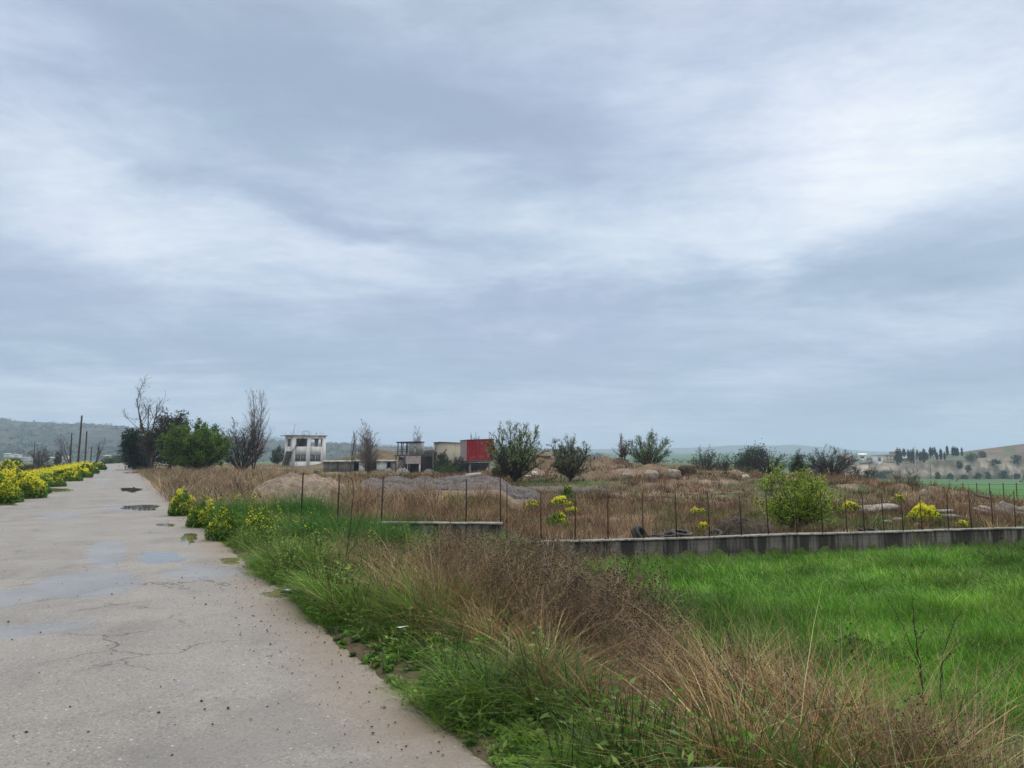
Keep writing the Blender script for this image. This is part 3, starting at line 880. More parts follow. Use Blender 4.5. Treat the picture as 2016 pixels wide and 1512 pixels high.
def band(s0, s1_, t0, t1, fn=None, edge=0.0):
    """random points along the road between two offsets"""
    def f(n):
        s = s0 + (s1_ - s0) * R.uniform(0, 1, n) ** 1.4; t = R.uniform(t0, t1, n)
        t = t + edge * (fbm(s * .8, s * 0 + 2, 3, 44) - .5)
        x, y = xy(s, t)
        k = (x < .86 * np.maximum(y, 0) + 1.5) & (y > 1.5)
        if fn is not None: k &= R.uniform(0, 1, n) < fn(s, t, x, y)
        hs = np.clip(.30 + 1.45 * ss(fbm(x * 1.3, y * 1.3, 3, 29), .28, .72) * R.uniform(.6, 1.15, len(x)), .25, 1.7)
        return x[k], y[k], hs[k]
    return f
# low edge grass creeping over the asphalt
tufts(g, 4200, band(.5, 26, 1.80, 2.45, None, .45), 16, .06, .13, .007, GREEN, [2, 3, 3, 2], (.2, 1.0), (.2, 1.0), 2)
tufts(g, 1400, band(.5, 14, 2.1, 2.9), 26, .07, .28, .008, GREEN + [(.05, .085, .035)], None, (.1, .8), (.3, 1.2), 3)
# bright lush strip further up the road
lush = lambda s, t, x, y: ss(y, 6.0, 8.5) * (1 - ss(t, 3.3, 4.4 + .5 * np.sin(s))) * (1 - ss(s, 19, 23))
tufts(g, 3400, band(5, 23, 2.1, 4.5, lush), 20, .09, .40, .013, [(.10, .24, .022), (.16, .33, .038), (.065, .15, .016), (.22, .38, .065), (.15, .20, .045), (.25, .21, .09)], None, (.05, .5), (.2, 1.0), 3)
# a green hump just below the left wall piece
hump = lambda s, t, x, y: ((x + 2.9) ** 2 / 1.8 + (y - 15.6) ** 2 / 4 < 1) | ((x + 6.3) ** 2 / 2.2 + (y - 20) ** 2 / 3 < 1)
tufts(g, 5200, band(12, 26, 2.0, 5.5, hump), 16, .10, .62, .012, [(.045, .15, .022), (.06, .17, .03)], None, (.05, .4), (.1, .8), 3)
# rank dark green blades in front, right under the viewer
patchy = lambda x, y: ss(fbm(x * 1.15 + 3, y * 1.15, 3, 63), .38, .50)
rank = lambda s, t, x, y: ss(y, 8.5, 6.0) * (1 - .9 * patchy(x, y) * ss(t, 2.5, 3.2)) * (1 - ss(t, 5.0, 6.2))
tufts(g, 1500, band(-.5, 9, 2.3, 6.0, rank), 20, .055, .40, .014, [(.035, .09, .015), (.07, .16, .025), (.12, .22, .045), (.19, .20, .06), (.22, .14, .06)], [3, 3, 2, 1, 1], (.0, .42), (.1, 1.0), 4, .35)
tufts(g, 260, band(-.5, 9, 2.5, 5.4, rank), 13, .05, .55, .020, [(.04, .11, .018), (.08, .17, .03), (.13, .20, .07)], None, (.0, .5), (.3, 1.3), 5, .3)
tufts(g, 900, band(-1, 4.4, 4.2, 6.2), 30, .10, .42, .010, [(.045, .12, .025), (.07, .15, .04), (.09, .13, .05)], None, (.1, .6), (.3, 1.3), 4)
# grass along the foot of the long wall
x = R.uniform(2.5, 24, 9000); y = wall_line(x) - np.abs(R.normal(0, .5, 9000)) - .12
k = fbm(x * .5, y * .1, 3, 57) > .36
hh = (.12 + .55 * ss(fbm(x[k] * .9, y[k] * 1.3, 4, 59), .3, .75) * R.uniform(.1, 1.3, k.sum())) * R.uniform(.5, 1.1, k.sum())
sprout(g, x[k], y[k], hh, .018 * R.uniform(.6, 1.3, k.sum()), [(.05, .14, .02), (.08, .16, .03), (.11, .13, .03)], None, seg=2)

# leafy weeds among the grass
def forbs(mb, x, y, h, r, per, size, cols, jit=.25, aspect=.42):
    n = len(x)
    if n == 0: return
    P = on_ground(x, y)
    i = np.repeat(np.arange(n), per)
    m = n * per
    a = R.uniform(0, 6.28, m); q = np.sqrt(R.uniform(0, 1, m)); e = R.uniform(0, 1, m)
    rr = r[i] * q * (.5 + .5 * e); zz = h[i] * e * (1 - .35 * q ** 2)
    L = np.column_stack([P[i, 0] + rr * np.cos(a), P[i, 1] + rr * np.sin(a), P[i, 2] + zz + .02])
    c = np.clip(pick(n, cols, None, jit)[i] * R.normal(1, .18, (m, 1)), .004, 1)
    leaf_quads(mb, L, size * R.uniform(.55, 1.4, m), c, .35, aspect)
    k = np.arange(n).repeat(5)
    aa = R.uniform(0, 6.28, n * 5)
    tip = P[k] + np.column_stack([np.cos(aa) * r[k] * .6, np.sin(aa) * r[k] * .6, h[k] * .85])
    mb.tubes(P[k], tip, .003, .0018, 3, np.clip(pick(n * 5, [(.07, .12, .035), (.11, .12, .05)]), 0, 1))
LEAFY = [(.10, .20, .028), (.15, .27, .045), (.07, .15, .022), (.19, .30, .07)]
x, y, hs = band(2, 20, 2.05, 4.6, lambda s, t, x, y: .2 + .8 * (fbm(x * .9, y * .9, 3, 67) >.44))(1300)
forbs(g, x, y, .42 * hs, .16 * np.sqrt(hs), 34, .026, LEAFY)
x, y, hs = band(.2, 12, 1.88, 3.0, None, .3)(900)
forbs(g, x, y, .13 * hs, .13 * hs, 26, .028, LEAFY + [(.05, .10, .03)])
x, y, hs = band(-1.5, 6, 4.0, 6.6)(260)
forbs(g, x, y, .38 * hs, .15 * hs, 36, .026, LEAFY)
x = R.normal(-2.0, .65, 46); y = R.normal(15.4, .9, 46)
forbs(g, x, y, R.uniform(.35, .75, 46), R.uniform(.18, .32, 46), 90, .034, LEAFY)
x, y, hs = band(4, 18, 5.2, 8.5)(160)
forbs(g, x, y, .40 * hs, .2 * hs, 40, .03, LEAFY)
# darker clumps standing up in the wheat
for cx_, cy_, k in ((2.45, 9.3, 22), (4.6, 10.4, 14), (6.6, 8.6, 12), (5.4, 7.0, 16)):
    x = R.normal(cx_, .22, k); y = R.normal(cy_, .2, k)
    forbs(g, x, y, R.uniform(.4, .62, k), R.uniform(.12, .2, k), 60, .036, [(.04, .12, .02), (.06, .16, .03)])
# undergrowth that fills the ground between taller stems
tufts(g, 7600, band(1, 20, 2.4, 7.0, lambda s, t, x, y: .85 + 0 * s), 12, .09, .34, .012, [(.045, .11, .02), (.08, .14, .035), (.10, .11, .04), (.13, .105, .05)], None, (.1, .8), (.2, 1), 2, .35)
tag(g.build('verge_grass', M['blade']), 'rank green grass growing along the right edge of the road', 'grass', kind='stuff')

# --- dry straw grass
g = MB()
dry = lambda s, t, x, y: (.06 + .94 * patchy(x, y)) * (1 - ss(y, 9.5, 13.5)) * ss(t, 2.4, 2.9)
tufts(g, 1700, band(0, 14, 2.5, 5.7, dry), 38, .065, .66, .0070, ORANGE + TAN + BROWN, None, (.02, .65), (.1, .9), 4, .32, WIND, 1.3)
tufts(g, 560, band(0, 10, 2.7, 5.8, dry), 20, .04, .82, .0055, TAN, None, (.02, .5), (.05, .6), 4, .25, WIND, .9)
tufts(g, 300, band(2, 16, 3.2, 6.8), 8, .04, .80, .0050, TAN, None, (.05, .55), (.05, .5), 4, .2)
# matted litter low down
tufts(g, 1500, band(.5, 12, 2.5, 6, lambda s, t, x, y: .7 + 0 * s), 16, .12, .36, .005, TAN + BROWN, None, (.4, 1.3), (.3, 1.2), 3)
# orange grass scattered among the dead weeds
tufts(g, 150, band(6, 15, 3.4, 6.2), 40, .07, .55, .006, ORANGE, None, (.05, .4), (.1, .8), 3)
# tall tan grass along the road beyond the mustard
tan2 = lambda s, t, x, y: (.25 + .75 * ss(fbm(x * .45, y * .45, 3, 191), .36, .56)) * ss(s, 21, 25) * (1 - ss(t, 8, 14)) * pile_gap(x, y)
tufts(g, 4600, band(20, 95, 1.7, 12, tan2), 15, .17, .70, .022, [(.33, .24, .155), (.40, .30, .20), (.25, .17, .11), (.20, .135, .09), (.45, .36, .25), (.14, .10, .07), (.14, .15, .06)], None, (.05, .5), (.1, .8), 2, .25)
tag(g.build('dry_grass', M['drystem']), 'straw coloured dry grass in leaning tufts on the road verge', 'dry grass', kind='stuff')

# --- dead umbel weeds: branching stems with dark seed heads
def weed_proto(h):
    n = R.integers(1, 4)
    a = R.uniform(0, 6.28, n)
    sp_ = np.radians(R.uniform(2, 22, n))
    D = np.stack([np.sin(sp_) * np.cos(a), np.sin(sp_) * np.sin(a), np.cos(sp_)], 1)
    lv = [dict(nseg=4, wig=.08, up=.05, nch=8, ang=(30, 60), lenr=.42, f0=.25, rmin=.0022),
          dict(nseg=3, wig=.14, up=.10, nch=5, ang=(25, 60), lenr=.50, f0=.3, rmin=.0016),
          dict(nseg=2, wig=.2, up=.12)]
    o = grow(np.zeros((n, 3)), D, R.uniform(.75, 1.1, n) * h, np.full(n, .0042), lv)
    mb = MB()
    for q in o: mb.tubes(q[0], q[1], np.maximum(q[2], .0016), np.maximum(q[3], .0013), 3)
    nst = mb.n
    tips = o[-1][1][1::2]
    s = R.uniform(.005, .010, len(tips))[:, None]
    hv = np.concatenate([tips[:, None] + s[:, None] * np.array(d)[None, None] for d in ((1, 0, 0), (0, 1, 0), (-1, 0, 0), (0, -1, 0), (0, 0, 1.1), (0, 0, -.8))], 1)
    tri = np.array([(0, 1, 4), (1, 2, 4), (2, 3, 4), (3, 0, 4), (1, 0, 5), (2, 1, 5), (3, 2, 5), (0, 3, 5)])
    mb.add(hv, (np.arange(len(tips)) * 6)[:, None, None] + tri[None] if False else ((np.arange(len(tips)) * 6)[:, None, None] + tri[None]).reshape(-1, 3))
    return np.concatenate(mb.v), mb.f, nst
PROTO = [weed_proto(1.0) for _ in range(14)]
def weeds(mb, x, y, h, stem, head, sink=.05):
    P = on_ground(x, y); P[:, 2] -= sink
    n = len(x)
    u_ = np.maximum(x / y, 0) * F
    cap = CAM_Z - y * (1044 + .26 * u_ + .9 * np.maximum(u_ - 190, 0) + np.abs(R.normal(0, 16, n)) - 902) / F - P[:, 2]     # the mass stays lower than the wall behind it
    h = np.where(y > 7, np.minimum(h, np.maximum(cap, .3)), h)
    pi_ = R.integers(0, len(PROTO), n)
    a = R.uniform(0, 6.28, n)
    for k, (V, Fs, nst) in enumerate(PROTO):
        idx = np.where(pi_ == k)[0]
        if len(idx) == 0: continue
        ca, sa = np.cos(a[idx])[:, None], np.sin(a[idx])[:, None]
        hh = h[idx][:, None]
        vx = (V[None, :, 0] * ca - V[None, :, 1] * sa) * hh * 1.15 + P[idx, 0:1]
        vy = (V[None, :, 0] * sa + V[None, :, 1] * ca) * hh * 1.15 + P[idx, 1:2]
        vz = V[None, :, 2] * hh + P[idx, 2:3]
        W_ = np.stack([vx, vy, vz], 2)
        cs = pick(len(idx), stem, None, .2); ch = pick(len(idx), head, None, .2)
        C = np.where((np.arange(len(V)) < nst)[None, :, None], cs[:, None], ch[:, None]).reshape(-1, 3)
        off = (np.arange(len(idx)) * len(V))[:, None, None]
        b = mb.n; first = True
        for f in Fs:
            ff = (off + f[None]).reshape(-1, f.shape[1])
            if first: mb.add(W_.reshape(-1, 3), ff, C); first = False
            else: mb.v.append(np.zeros((0, 3), np.float32)); mb.c.append(np.zeros((0, 3), np.float32)); mb.f.append(ff + b)
g = MB()
WST = [(.34, .25, .145), (.25, .18, .11), (.44, .34, .21), (.14, .105, .07)]
WHD = [(.075, .060, .048), (.11, .085, .065), (.045, .036, .030)]
def wfield(n, s0, s1_, t0, t1, fn, hm):
    f = band(s0, s1_, t0, t1, fn); x, y, hs = f(n)
    weeds(g, x, y, hm * (.55 + .45 * np.minimum(hs, 1.3)) * R.uniform(.7, 1.1, len(x)), WST, WHD)
wfield(900, 6.2, 19, 3.4, 7.8, lambda s, t, x, y: ss(y, 6.6, 8) * (.35 + .65 * (fbm(x * .6, y * .6, 3, 73) >.4)) * (1 - .85 * ((x + 2.6) ** 2 / 2.2 + (y - 14.2) ** 2 / 4 < 1)), 1.12)
wfield(190, 2.5, 7.5, 3.4, 6.8, lambda s, t, x, y: .6 + 0 * s, .72)
wfield(90, 8, 18, 2.9, 3.8, None, .7)
x = R.uniform(-6.2, 1.4, 230); y = R.uniform(13.6, 18.85, 230); k = ((x + 2.6) ** 2 / 1.6 + (y - 14.2) ** 2 / 3 > 1) & (st(x, y)[1] > 3.1)
weeds(g, x[k], y[k], np.where((y[k] > 15.2) & (np.abs(x[k] + 1.8) < 2.2), R.uniform(.7, 1.05, k.sum()), R.uniform(.5, .95, k.sum())), WST, WHD)
x = R.uniform(1, 6, 60); y = wall_line(x) - R.uniform(.2, 2.4, 60)
weeds(g, x, y, R.uniform(.3, .75, 60), WST, WHD)
x, y, hs = band(1, 8, 3.4, 7.0)(210)
weeds(g, x, y, R.uniform(.45, .8, len(x)), WST, WHD)
x = R.uniform(-6, -2.8, 70); y = R.uniform(15, 18.6, 70); k = st(x, y)[1] > 3.3
weeds(g, x[k], y[k], R.uniform(.5, .8, k.sum()), WST, WHD)
tag(g.build('dead_weeds', M['drystem']), 'mass of dead brown umbel weeds with dark seed heads before the wall', 'weeds', kind='stuff')

# --- dry rusty grass in the yard behind the walls
g = MB()
def yard_ok(x, y):
    s, t = st(x, y)
    return (t > 3.2) & (y > wall_line(x) + .25) & (x < .82 * y + 2) & (x > -.75 * y) & (right_field(x, y) < .4)
def yardgrass(n, y0, y1, h, w, seg, dens=lambda x, y: 1.0):
    y = y0 + (y1 - y0) * R.uniform(0, 1, n) ** 1.3
    x = R.uniform(-.62, .78, n) * y
    k = yard_ok(x, y) & (R.uniform(0, 1, n) < dens(x, y))
    x, y = x[k], y[k]; m = len(x)
    cl = fbm(x * .35, y * .35, 4, 83); zone = fbm(x * .1, y * .1, 3, 87)
    azr = x / y
    tanny = np.clip(ss(zone, .45, .65) * .6 + ss(-azr, .14, .26) * .8, 0, 1)
    c = mixc(pick(m, RUST, None, .2), pick(m, TAN, None, .2) * .85, (R.uniform(0, 1, m) < tanny) * 1.0)
    hcut = 1 - .8 * np.exp(-((x - 6.6) / 1.1) ** 2 - ((y - 22.4) / 1.1) ** 2)
    gr = ss(fbm(x * .22 + 4, y * .22, 3, 89), .6, .7) + np.exp(-((x - 12.5) / 3) ** 2 - ((y - 27) / 2.5) ** 2) * 1.2 + np.exp(-((x - 9) / 2) ** 2 - ((y - 30) / 2) ** 2) + np.exp(-((x - .4) / 5) ** 2 - ((y - 61) / 4) ** 2) * 1.3 + np.exp(-((x - 4.8) / 4) ** 2 - ((y - 60) / 3) ** 2)
    gr = (R.uniform(0, 1, m) < gr * .8)
    c = np.where(gr[:, None], pick(m, [(.05, .12, .02), (.075, .14, .03), (.10, .14, .04)], None, .2), c)
    hh = h * (.35 + 1.1 * cl) * R.uniform(.6, 1.2, m) * np.where(gr, .7, 1) * hcut
    blades(g, on_ground(x, y), hh, w * R.uniform(.7, 1.3, m), R.uniform(0, 6.28, m), R.uniform(0, .35, m), R.uniform(0, .7, m), np.clip(c, .004, 1), seg)

tall = lambda x, y: (.25 + .75 * ss(fbm(x * .3, y * .3, 3, 85), .32, .5)) * pile_gap(x, y)
yardgrass(42000, 19.2, 32, .55, .014, 2, tall)
yardgrass(52000, 30, 62, .46, .026, 2, tall)
yardgrass(60000, 60, 175, .42, .055, 1, lambda x, y: (.3 + .7 * ss(fbm(x * .25, y * .25, 3, 85), .32, .5)))
# tussocks: each clump has its own tone
for nt, y0, y1, per, sp_, h_, w_ in ((1500, 19.4, 34, 34, .16, .60, .012), (2300, 32, 66, 26, .26, .62, .026), (1500, 62, 125, 20, .45, .75, .055)):
    y = y0 + (y1 - y0) * R.uniform(0, 1, nt) ** 1.2; x = R.uniform(-.6, .78, nt) * y
    k = yard_ok(x, y) & (R.uniform(0, 1, nt) < pile_gap(x, y) * (.25 + .75 * (fbm(x * .2, y * .2, 3, 185) > .42)))
    x, y = x[k], y[k]; m = len(x)
    tc = pick(m, RUST + RUST + TAN[:3] + [(.085, .075, .04), (.06, .045, .035), (.10, .12, .045), (.07, .12, .03)], None, .25)
    sc_ = R.uniform(.4, 1.3, m) * (.4 + 1.2 * fbm(x * .4, y * .4, 3, 187))
    i = np.repeat(np.arange(m), per); n_ = len(i)
    rr = np.abs(R.normal(0, sp_, n_)) * np.sqrt(sc_[i]); aa = R.uniform(0, 6.28, n_)
    X, Y = x[i] + rr * np.cos(aa), y[i] + rr * np.sin(aa)
    blades(g, on_ground(X, Y), h_ * sc_[i] * R.uniform(.5, 1.1, n_), w_ * R.uniform(.7, 1.3, n_), aa, R.uniform(0, .5, n_), R.uniform(0, .9, n_), np.clip(tc[i] * R.normal(1, .18, (n_, 1)), .004, 1), 2)
tag(g.build('yard_dry_grass', M['drystem']), 'rust brown dry grass covering the abandoned yard behind the wall', 'dry grass', kind='stuff')

# --- left verge: low green cover and dark dead stalks beyond it
g = MB()
def left_band(n, s0, s1_, t0, t1, p=1.2):
    s = s0 + (s1_ - s0) * R.uniform(0, 1, n) ** p; t = -R.uniform(t0, t1, n)
    x, y = xy(s, t); k = (x > -.82 * y - 3) & (y > 2)
    return x[k], y[k], s[k], t[k]
x, y, s, t = left_band(32000, 22, 190, 4.5, 7.2)
sprout(g, x, y, .42 * R.uniform(.4, 1.2, len(x)) * ss(-t, 4.3, 5.6), .025 * R.uniform(.7, 1.5, len(x)), [(.04, .10, .02), (.06, .12, .03), (.08, .10, .035)], None, seg=2)
tag(g.build('verge_grass', M['blade']), 'green grass strip on the far side of the road under the mustard', 'grass', kind='stuff')
g = MB()      # loose mustard heads that tie the clumps together
x1, y1, s, t = left_band(2600, 24, 150, 4.9, 7.6)
k = fbm(x1 * .35, y1 * .35, 3, 401) > .42
x1, y1 = x1[k], y1[k]
x2, y2, hs = band(9, 26, 2.0, 4.4, lambda s, t, x, y: ss(y, 11, 17) * .8 + .06)(260)
X, Y = np.concatenate([x1, x2]), np.concatenate([y1, y2]); n = len(X)
hh = np.concatenate([R.uniform(.35, .85, len(x1)), R.uniform(.3, .65, len(x2))])
P = on_ground(X, Y)
tip = P + np.column_stack([R.normal(0, .06, n), R.normal(0, .06, n), hh])
g.tubes(P, tip, .006, .003, 3, pick(n, [(.08, .15, .03), (.11, .18, .04)]))
i = np.repeat(np.arange(n), 6)
sz = np.maximum(np.hypot(X, Y) / 1500, .011)
leaf_quads(g, tip[i] + R.normal(0, 1, (n * 6, 3)) * (sz[i] * 2.2)[:, None], sz[i], pick(n * 6, [(.84, .78, .05), (.76, .68, .03)], None, .12), 0, .9)
i = np.repeat(np.arange(n), 7)
lp = P[i] + (tip - P)[i] * R.uniform(.05, .8, (n * 7, 1)) + R.normal(0, .07, (n * 7, 3)); lp[:, 2] = np.maximum(lp[:, 2], P[i, 2] + .03)
leaf_quads(g, lp, sz[i] * 2.2, pick(n * 7, LEAFY, None, .2), .2)
tag(g.build('mustard_flowers', M['petal']), 'loose yellow mustard flowers strewn through the verge grass', 'flowers', kind='stuff')
g = MB()
x, y, s, t = left_band(26000, 30, 175, 6.0, 17)
k = R.uniform(0, 1, len(x)) < .2 + .8 * ss(fbm(x * .2, y * .2, 3, 97), .3, .5)
x, y = x[k], y[k]
sprout(g, x, y, 1.25 * R.uniform(.4, 1.1, len(x)), .035 * R.uniform(.6, 1.4, len(x)), [(.055, .045, .038), (.08, .065, .05), (.10, .085, .06), (.045, .05, .03)], None, (0, .3), (0, .4), 2)
tag(g.build('dead_weeds', M['drystem']), 'dark dead stalks standing in the field left of the road', 'weeds', kind='stuff')

# --- grit lying on the asphalt
g = MB()
n = 1100
s = R.uniform(2, 14, n); t = np.where(R.uniform(0, 1, n) < .55, 1.9 - np.abs(R.normal(0, .45, n)), R.uniform(-3.5, 1.8, n))
x, y = xy(s, t); sz = np.abs(R.normal(0, .004, n)) + .003
off = np.array([(1, 0, 0), (0, 1, 0), (-1, 0, 0), (0, -1, 0), (0, 0, .8), (0, 0, -.5)])
V = np.stack([x, y, np.full(n, .020)], 1)[:, None] + off[None] * sz[:, None, None] * R.uniform(.6, 1.4, (n, 6, 1))
tri = np.array([(0, 1, 4), (1, 2, 4), (2, 3, 4), (3, 0, 4), (1, 0, 5), (2, 1, 5), (3, 2, 5), (0, 3, 5)])
g.add(V.reshape(-1, 3), ((np.arange(n) * 6)[:, None, None] + tri).reshape(-1, 3), np.repeat(pick(n, [(.04, .035, .032), (.06, .05, .045), (.25, .22, .2), (.10, .075, .06)], None, .2), 6, 0))
tag(g.build('gravel', M['drystem']), 'loose dark grit scattered over the near asphalt', 'gravel', kind='stuff')
# ------------------------------------------------------------------ trees and bushes
def LV(n0, n1, n2, wig=.12, up=.06, a0=(20, 50), l0=.5, rmin=.012, f0=.25, l1=.5, last=.5):
    return [dict(nseg=6, wig=wig * .8, up=up, nch=n0, ang=a0, lenr=l0, f0=f0, rmin=rmin * 1.5),
            dict(nseg=4, wig=wig, up=up * 1.5, nch=n1, ang=(20, 50), lenr=l1, f0=.2, rmin=rmin),
            dict(nseg=3, wig=wig * 1.3, up=up * 1.5, nch=n2, ang=(20, 50), lenr=last, f0=.2, rmin=rmin * .8),
            dict(nseg=2, wig=wig * 1.4, up=up * 1.5)]
def DLV(lv):
    rm = lv[1]['rmin']
    return [dict(nseg=6, wig=.055, up=-.004, nch=10, ang=(18, 48), lenr=.34, f0=.22, tap=.45, rmin=rm * 1.3),
            dict(nseg=4, wig=.11, up=.06, nch=6, ang=(20, 48), lenr=.5, f0=.15, rmin=rm),
            dict(nseg=3, wig=.14, up=.08, nch=4, ang=(18, 45), lenr=.5, f0=.1, rmin=rm * .75),
            dict(nseg=2, wig=.16, up=.08)]
def POP(n0=36, rmin=.014):
    return [dict(nseg=12, wig=.025, up=.10, nch=n0, ang=(18, 34), lenr=.36, f0=.07, tap=.78, rmin=rmin * 1.6),
            dict(nseg=4, wig=.05, up=.28, nch=7, ang=(15, 32), lenr=.42, f0=.1, rmin=rmin),
            dict(nseg=3, wig=.07, up=.25, nch=3, ang=(15, 30), lenr=.45, f0=.1, rmin=rmin * .8),
            dict(nseg=2, wig=.07, up=.2)]
def hpx(vb, vt, Y): return (vb - vt) * Y / F * 1.01
def put(u, Y, vb=None):
    x, y, z = spot(u, Y)
    if vb is not None and Y < 300:
        z2 = at(u, vb, Y)[2]
    return (x, y, z)
def size(u, Y, vt, loc): return at(u, vt, Y)[2] - loc[2]

GREY_TW = (.115, .095, .082); DARK_TW = (.050, .045, .045); PINK_TW = (.20, .155, .135)
SPRING = [(.21, .31, .08), (.27, .39, .12), (.33, .44, .15), (.15, .23, .07)]
def bush(name, label, u, Y, vt, wpx, stems, spread, lv, rad, **kw):
    if spread[1] >= 44: kw.setdefault('dome', 14); lv = DLV(lv)
    loc = put(u, Y); h = max(size(u, Y, vt, loc), .5)
    return woody(name, label, kw.pop('cat', 'bush'), loc, h, wpx * Y / F, stems, spread, lv, rad, **kw)

# along the road, on the right
dead = [dict(nseg=9, wig=.10, up=.05, nch=5, ang=(25, 60), lenr=.55, f0=.4, rmin=.035),
        dict(nseg=6, wig=.14, up=.10, nch=8, ang=(22, 50), lenr=.45, f0=.15, rmin=.020),
        dict(nseg=4, wig=.18, up=.08, nch=5, ang=(25, 55), lenr=.45, f0=.2, rmin=.016),
        dict(nseg=3, wig=.2, up=.05)]
bush('dead_tree', 'tall leafless dead tree with forked bare limbs above the dark evergreens', 300, 112, 738, 118, 3, (6, 22), dead, .24, cat='tree', twig=(.13, .11, .095), bark='palebark', lean=-.08, trunk_levels=2)
def lobe(*a): return a
loc = put(264, 116)
dense('evergreen_tree', 'dark green bushy evergreen leaning over the far road edge', 'tree', loc,
      [(0, 0, 3.2, 1.7, 1.7, 2.6), (-.5, 0, 5.4, 1.1, 1.1, 1.2), (.6, 0, 1.6, 1.8, 1.5, 1.6), (-1.3, 0, 4.4, .7, .7, 1.0)], [(.018, .040, .016), (.028, .055, .022), (.012, .028, .013)], 9000, .15, rad=.2, nclump=150)
loc = put(334, 108)
dense('evergreen_tree', 'tall brownish evergreen with thin ragged top beside the dead tree', 'tree', loc,
      [(0, 0, 3.4, 2.3, 2, 2.8), (.3, 0, 6.4, 1.8, 1.6, 1.8), (-1.0, 0, 7.6, 1.2, 1.2, 1.1), (1.2, 0, 7.6, 1.0, 1.0, 1.2)], [(.045, .048, .030), (.065, .060, .042), (.03, .036, .022), (.085, .07, .05)], 9000, .14, rad=.22, nclump=170, spread=.24)
bush('evergreen_tree', 'grey brown half dead scrubby tree between the two evergreens', 298, 109, 832, 62, 6, (8, 34), LV(8, 6, 4, rmin=.022), .1, cat='tree', twig=(.095, .075, .062), leaf=[(.06, .055, .038), (.09, .07, .05), (.04, .045, .028)], nleaf=5200, lsize=.12)
bush('green_bush', 'big round bush in fresh green leaf beside the road', 386, 88, 834, 132, 9, (14, 58), LV(8, 6, 4, rmin=.016), .14, dome=34, leaf=[(.085, .175, .02), (.12, .22, .03), (.16, .26, .045), (.055, .115, .016)], nleaf=30000, lsize=.10, twig=DARK_TW, leafbias=.8)
bush('bare_bush', 'dark bare spreading bush next to the round green bush', 476, 94, 834, 92, 7, (14, 56), LV(8, 6, 5, rmin=.017), .11, dome=20, twig=(.06, .053, .052), leaf=[(.07, .08, .04), (.09, .10, .05)], nleaf=900, lsize=.08, leafbias=1.5)
bush('bare_poplar', 'tall bare twin stemmed poplar behind the dark bare bush', 498, 106, 764, 60, 3, (4, 9), POP(40, .012), .15, cat='tree', twig=(.17, .14, .125), stem_len=1.0)
# poplars by the ruins
bush('bare_poplar', 'thin small bare poplar in front of the low ruined shed', 690, 132, 846, 22, 1, (0, 2), POP(30, .02), .10, cat='tree', twig=PINK_TW)
bush('bare_poplar', 'wide bare poplar clump with dense suckers at its foot by the shed', 727, 128, 826, 52, 5, (2, 9), POP(26, .022), .12, cat='tree', twig=(.17, .13, .115))
bush('sucker_thicket', 'dark reddish sucker thicket round the foot of the wide bare poplar', 728, 126, 893, 36, 16, (3, 18), LV(5, 4, 3, rmin=.018, a0=(10, 30)), .05, twig=(.10, .07, .06))
bush('bare_poplar', 'pale bare poplar rising behind the steel frame tower', 820, 235, 838, 26, 1, (0, 2), POP(34, .035), .16, cat='tree', twig=(.24, .20, .18))
bush('bare_poplar', 'small faint bare poplar top showing behind the red hopper', 938, 262, 851, 24, 2, (2, 6), POP(30, .04), .16, cat='tree', twig=(.26, .22, .20))
bush('bare_poplar', 'slim pinkish bare poplar standing on the brown mound', 1229, 80, 853, 32, 2, (1, 5), POP(36, .016), .11, cat='tree', twig=(.20, .155, .135))
# almond trees just in leaf in the yard
lvA = LV(9, 7, 4, rmin=.016, a0=(18, 46), l0=.52)
bush('almond_tree', 'large almond tree in thin young leaf right of the red hopper', 1014, 62, 831, 124, 7, (8, 48), lvA, .14, dome=24, trunk_h=.05, cat='tree', twig=(.075, .066, .06), leaf=SPRING, nleaf=5200, lsize=.056, leafbias=.7)
bush('almond_tree', 'smaller rounded olive green tree on grass below the brown mound', 1123, 61, 862, 82, 7, (10, 50), lvA, .11, dome=20, trunk_h=.08, cat='tree', twig=(.08, .07, .06), leaf=[(.165, .215, .09), (.21, .265, .12), (.13, .17, .075)], nleaf=5600, lsize=.048, leafbias=.6)
bush('almond_tree', 'almond tree with green tinged crown beside the slim poplar', 1277, 78, 852, 86, 8, (10, 48), LV(8, 7, 4, rmin=.014), .12, dome=18, trunk_h=.06, cat='tree', twig=(.085, .075, .068), leaf=[(.17, .26, .11), (.21, .31, .14), (.12, .19, .09)], nleaf=3800, lsize=.070, leafbias=1.0)
bush('bare_bush', 'grey leafless wide bush alone against the pale hills', 1388, 92, 880, 62, 6, (10, 52), LV(8, 6, 4, rmin=.009), .10, twig=(.085, .078, .075), leaf=[(.085, .09, .06), (.11, .11, .075)], nleaf=900, lsize=.07)
bush('bare_bush', 'lower leafless bush touching the wide grey one on its right', 1424, 91, 892, 46, 4, (10, 48), LV(8, 6, 4, rmin=.009), .09, twig=(.07, .065, .064))
loc = put(1482, 125)
dense('olive_tree', 'dull dark olive tree rounded behind the first black bush', 'tree', loc, [(-1.2, 0, 1.7, 2.2, 1.8, 1.5), (.9, 0, 2.6, 1.9, 1.8, 1.6), (1.8, 0, 3.0, 1.0, 1.0, 1.0)], [(.05, .07, .045), (.07, .092, .06), (.036, .052, .034)], 5200, .14, rad=.15, nclump=90)
bush('thin_bush', 'thin grey twiggy bush low in front of the dark olive tree', 1462, 82, 915, 44, 6, (10, 50), LV(6, 5, 4, rmin=.012), .05, twig=(.10, .095, .075), leaf=[(.08, .095, .045)], nleaf=900, lsize=.06)
lvB = LV(7, 6, 3, wig=.09, up=.13, rmin=.011, a0=(15, 40))
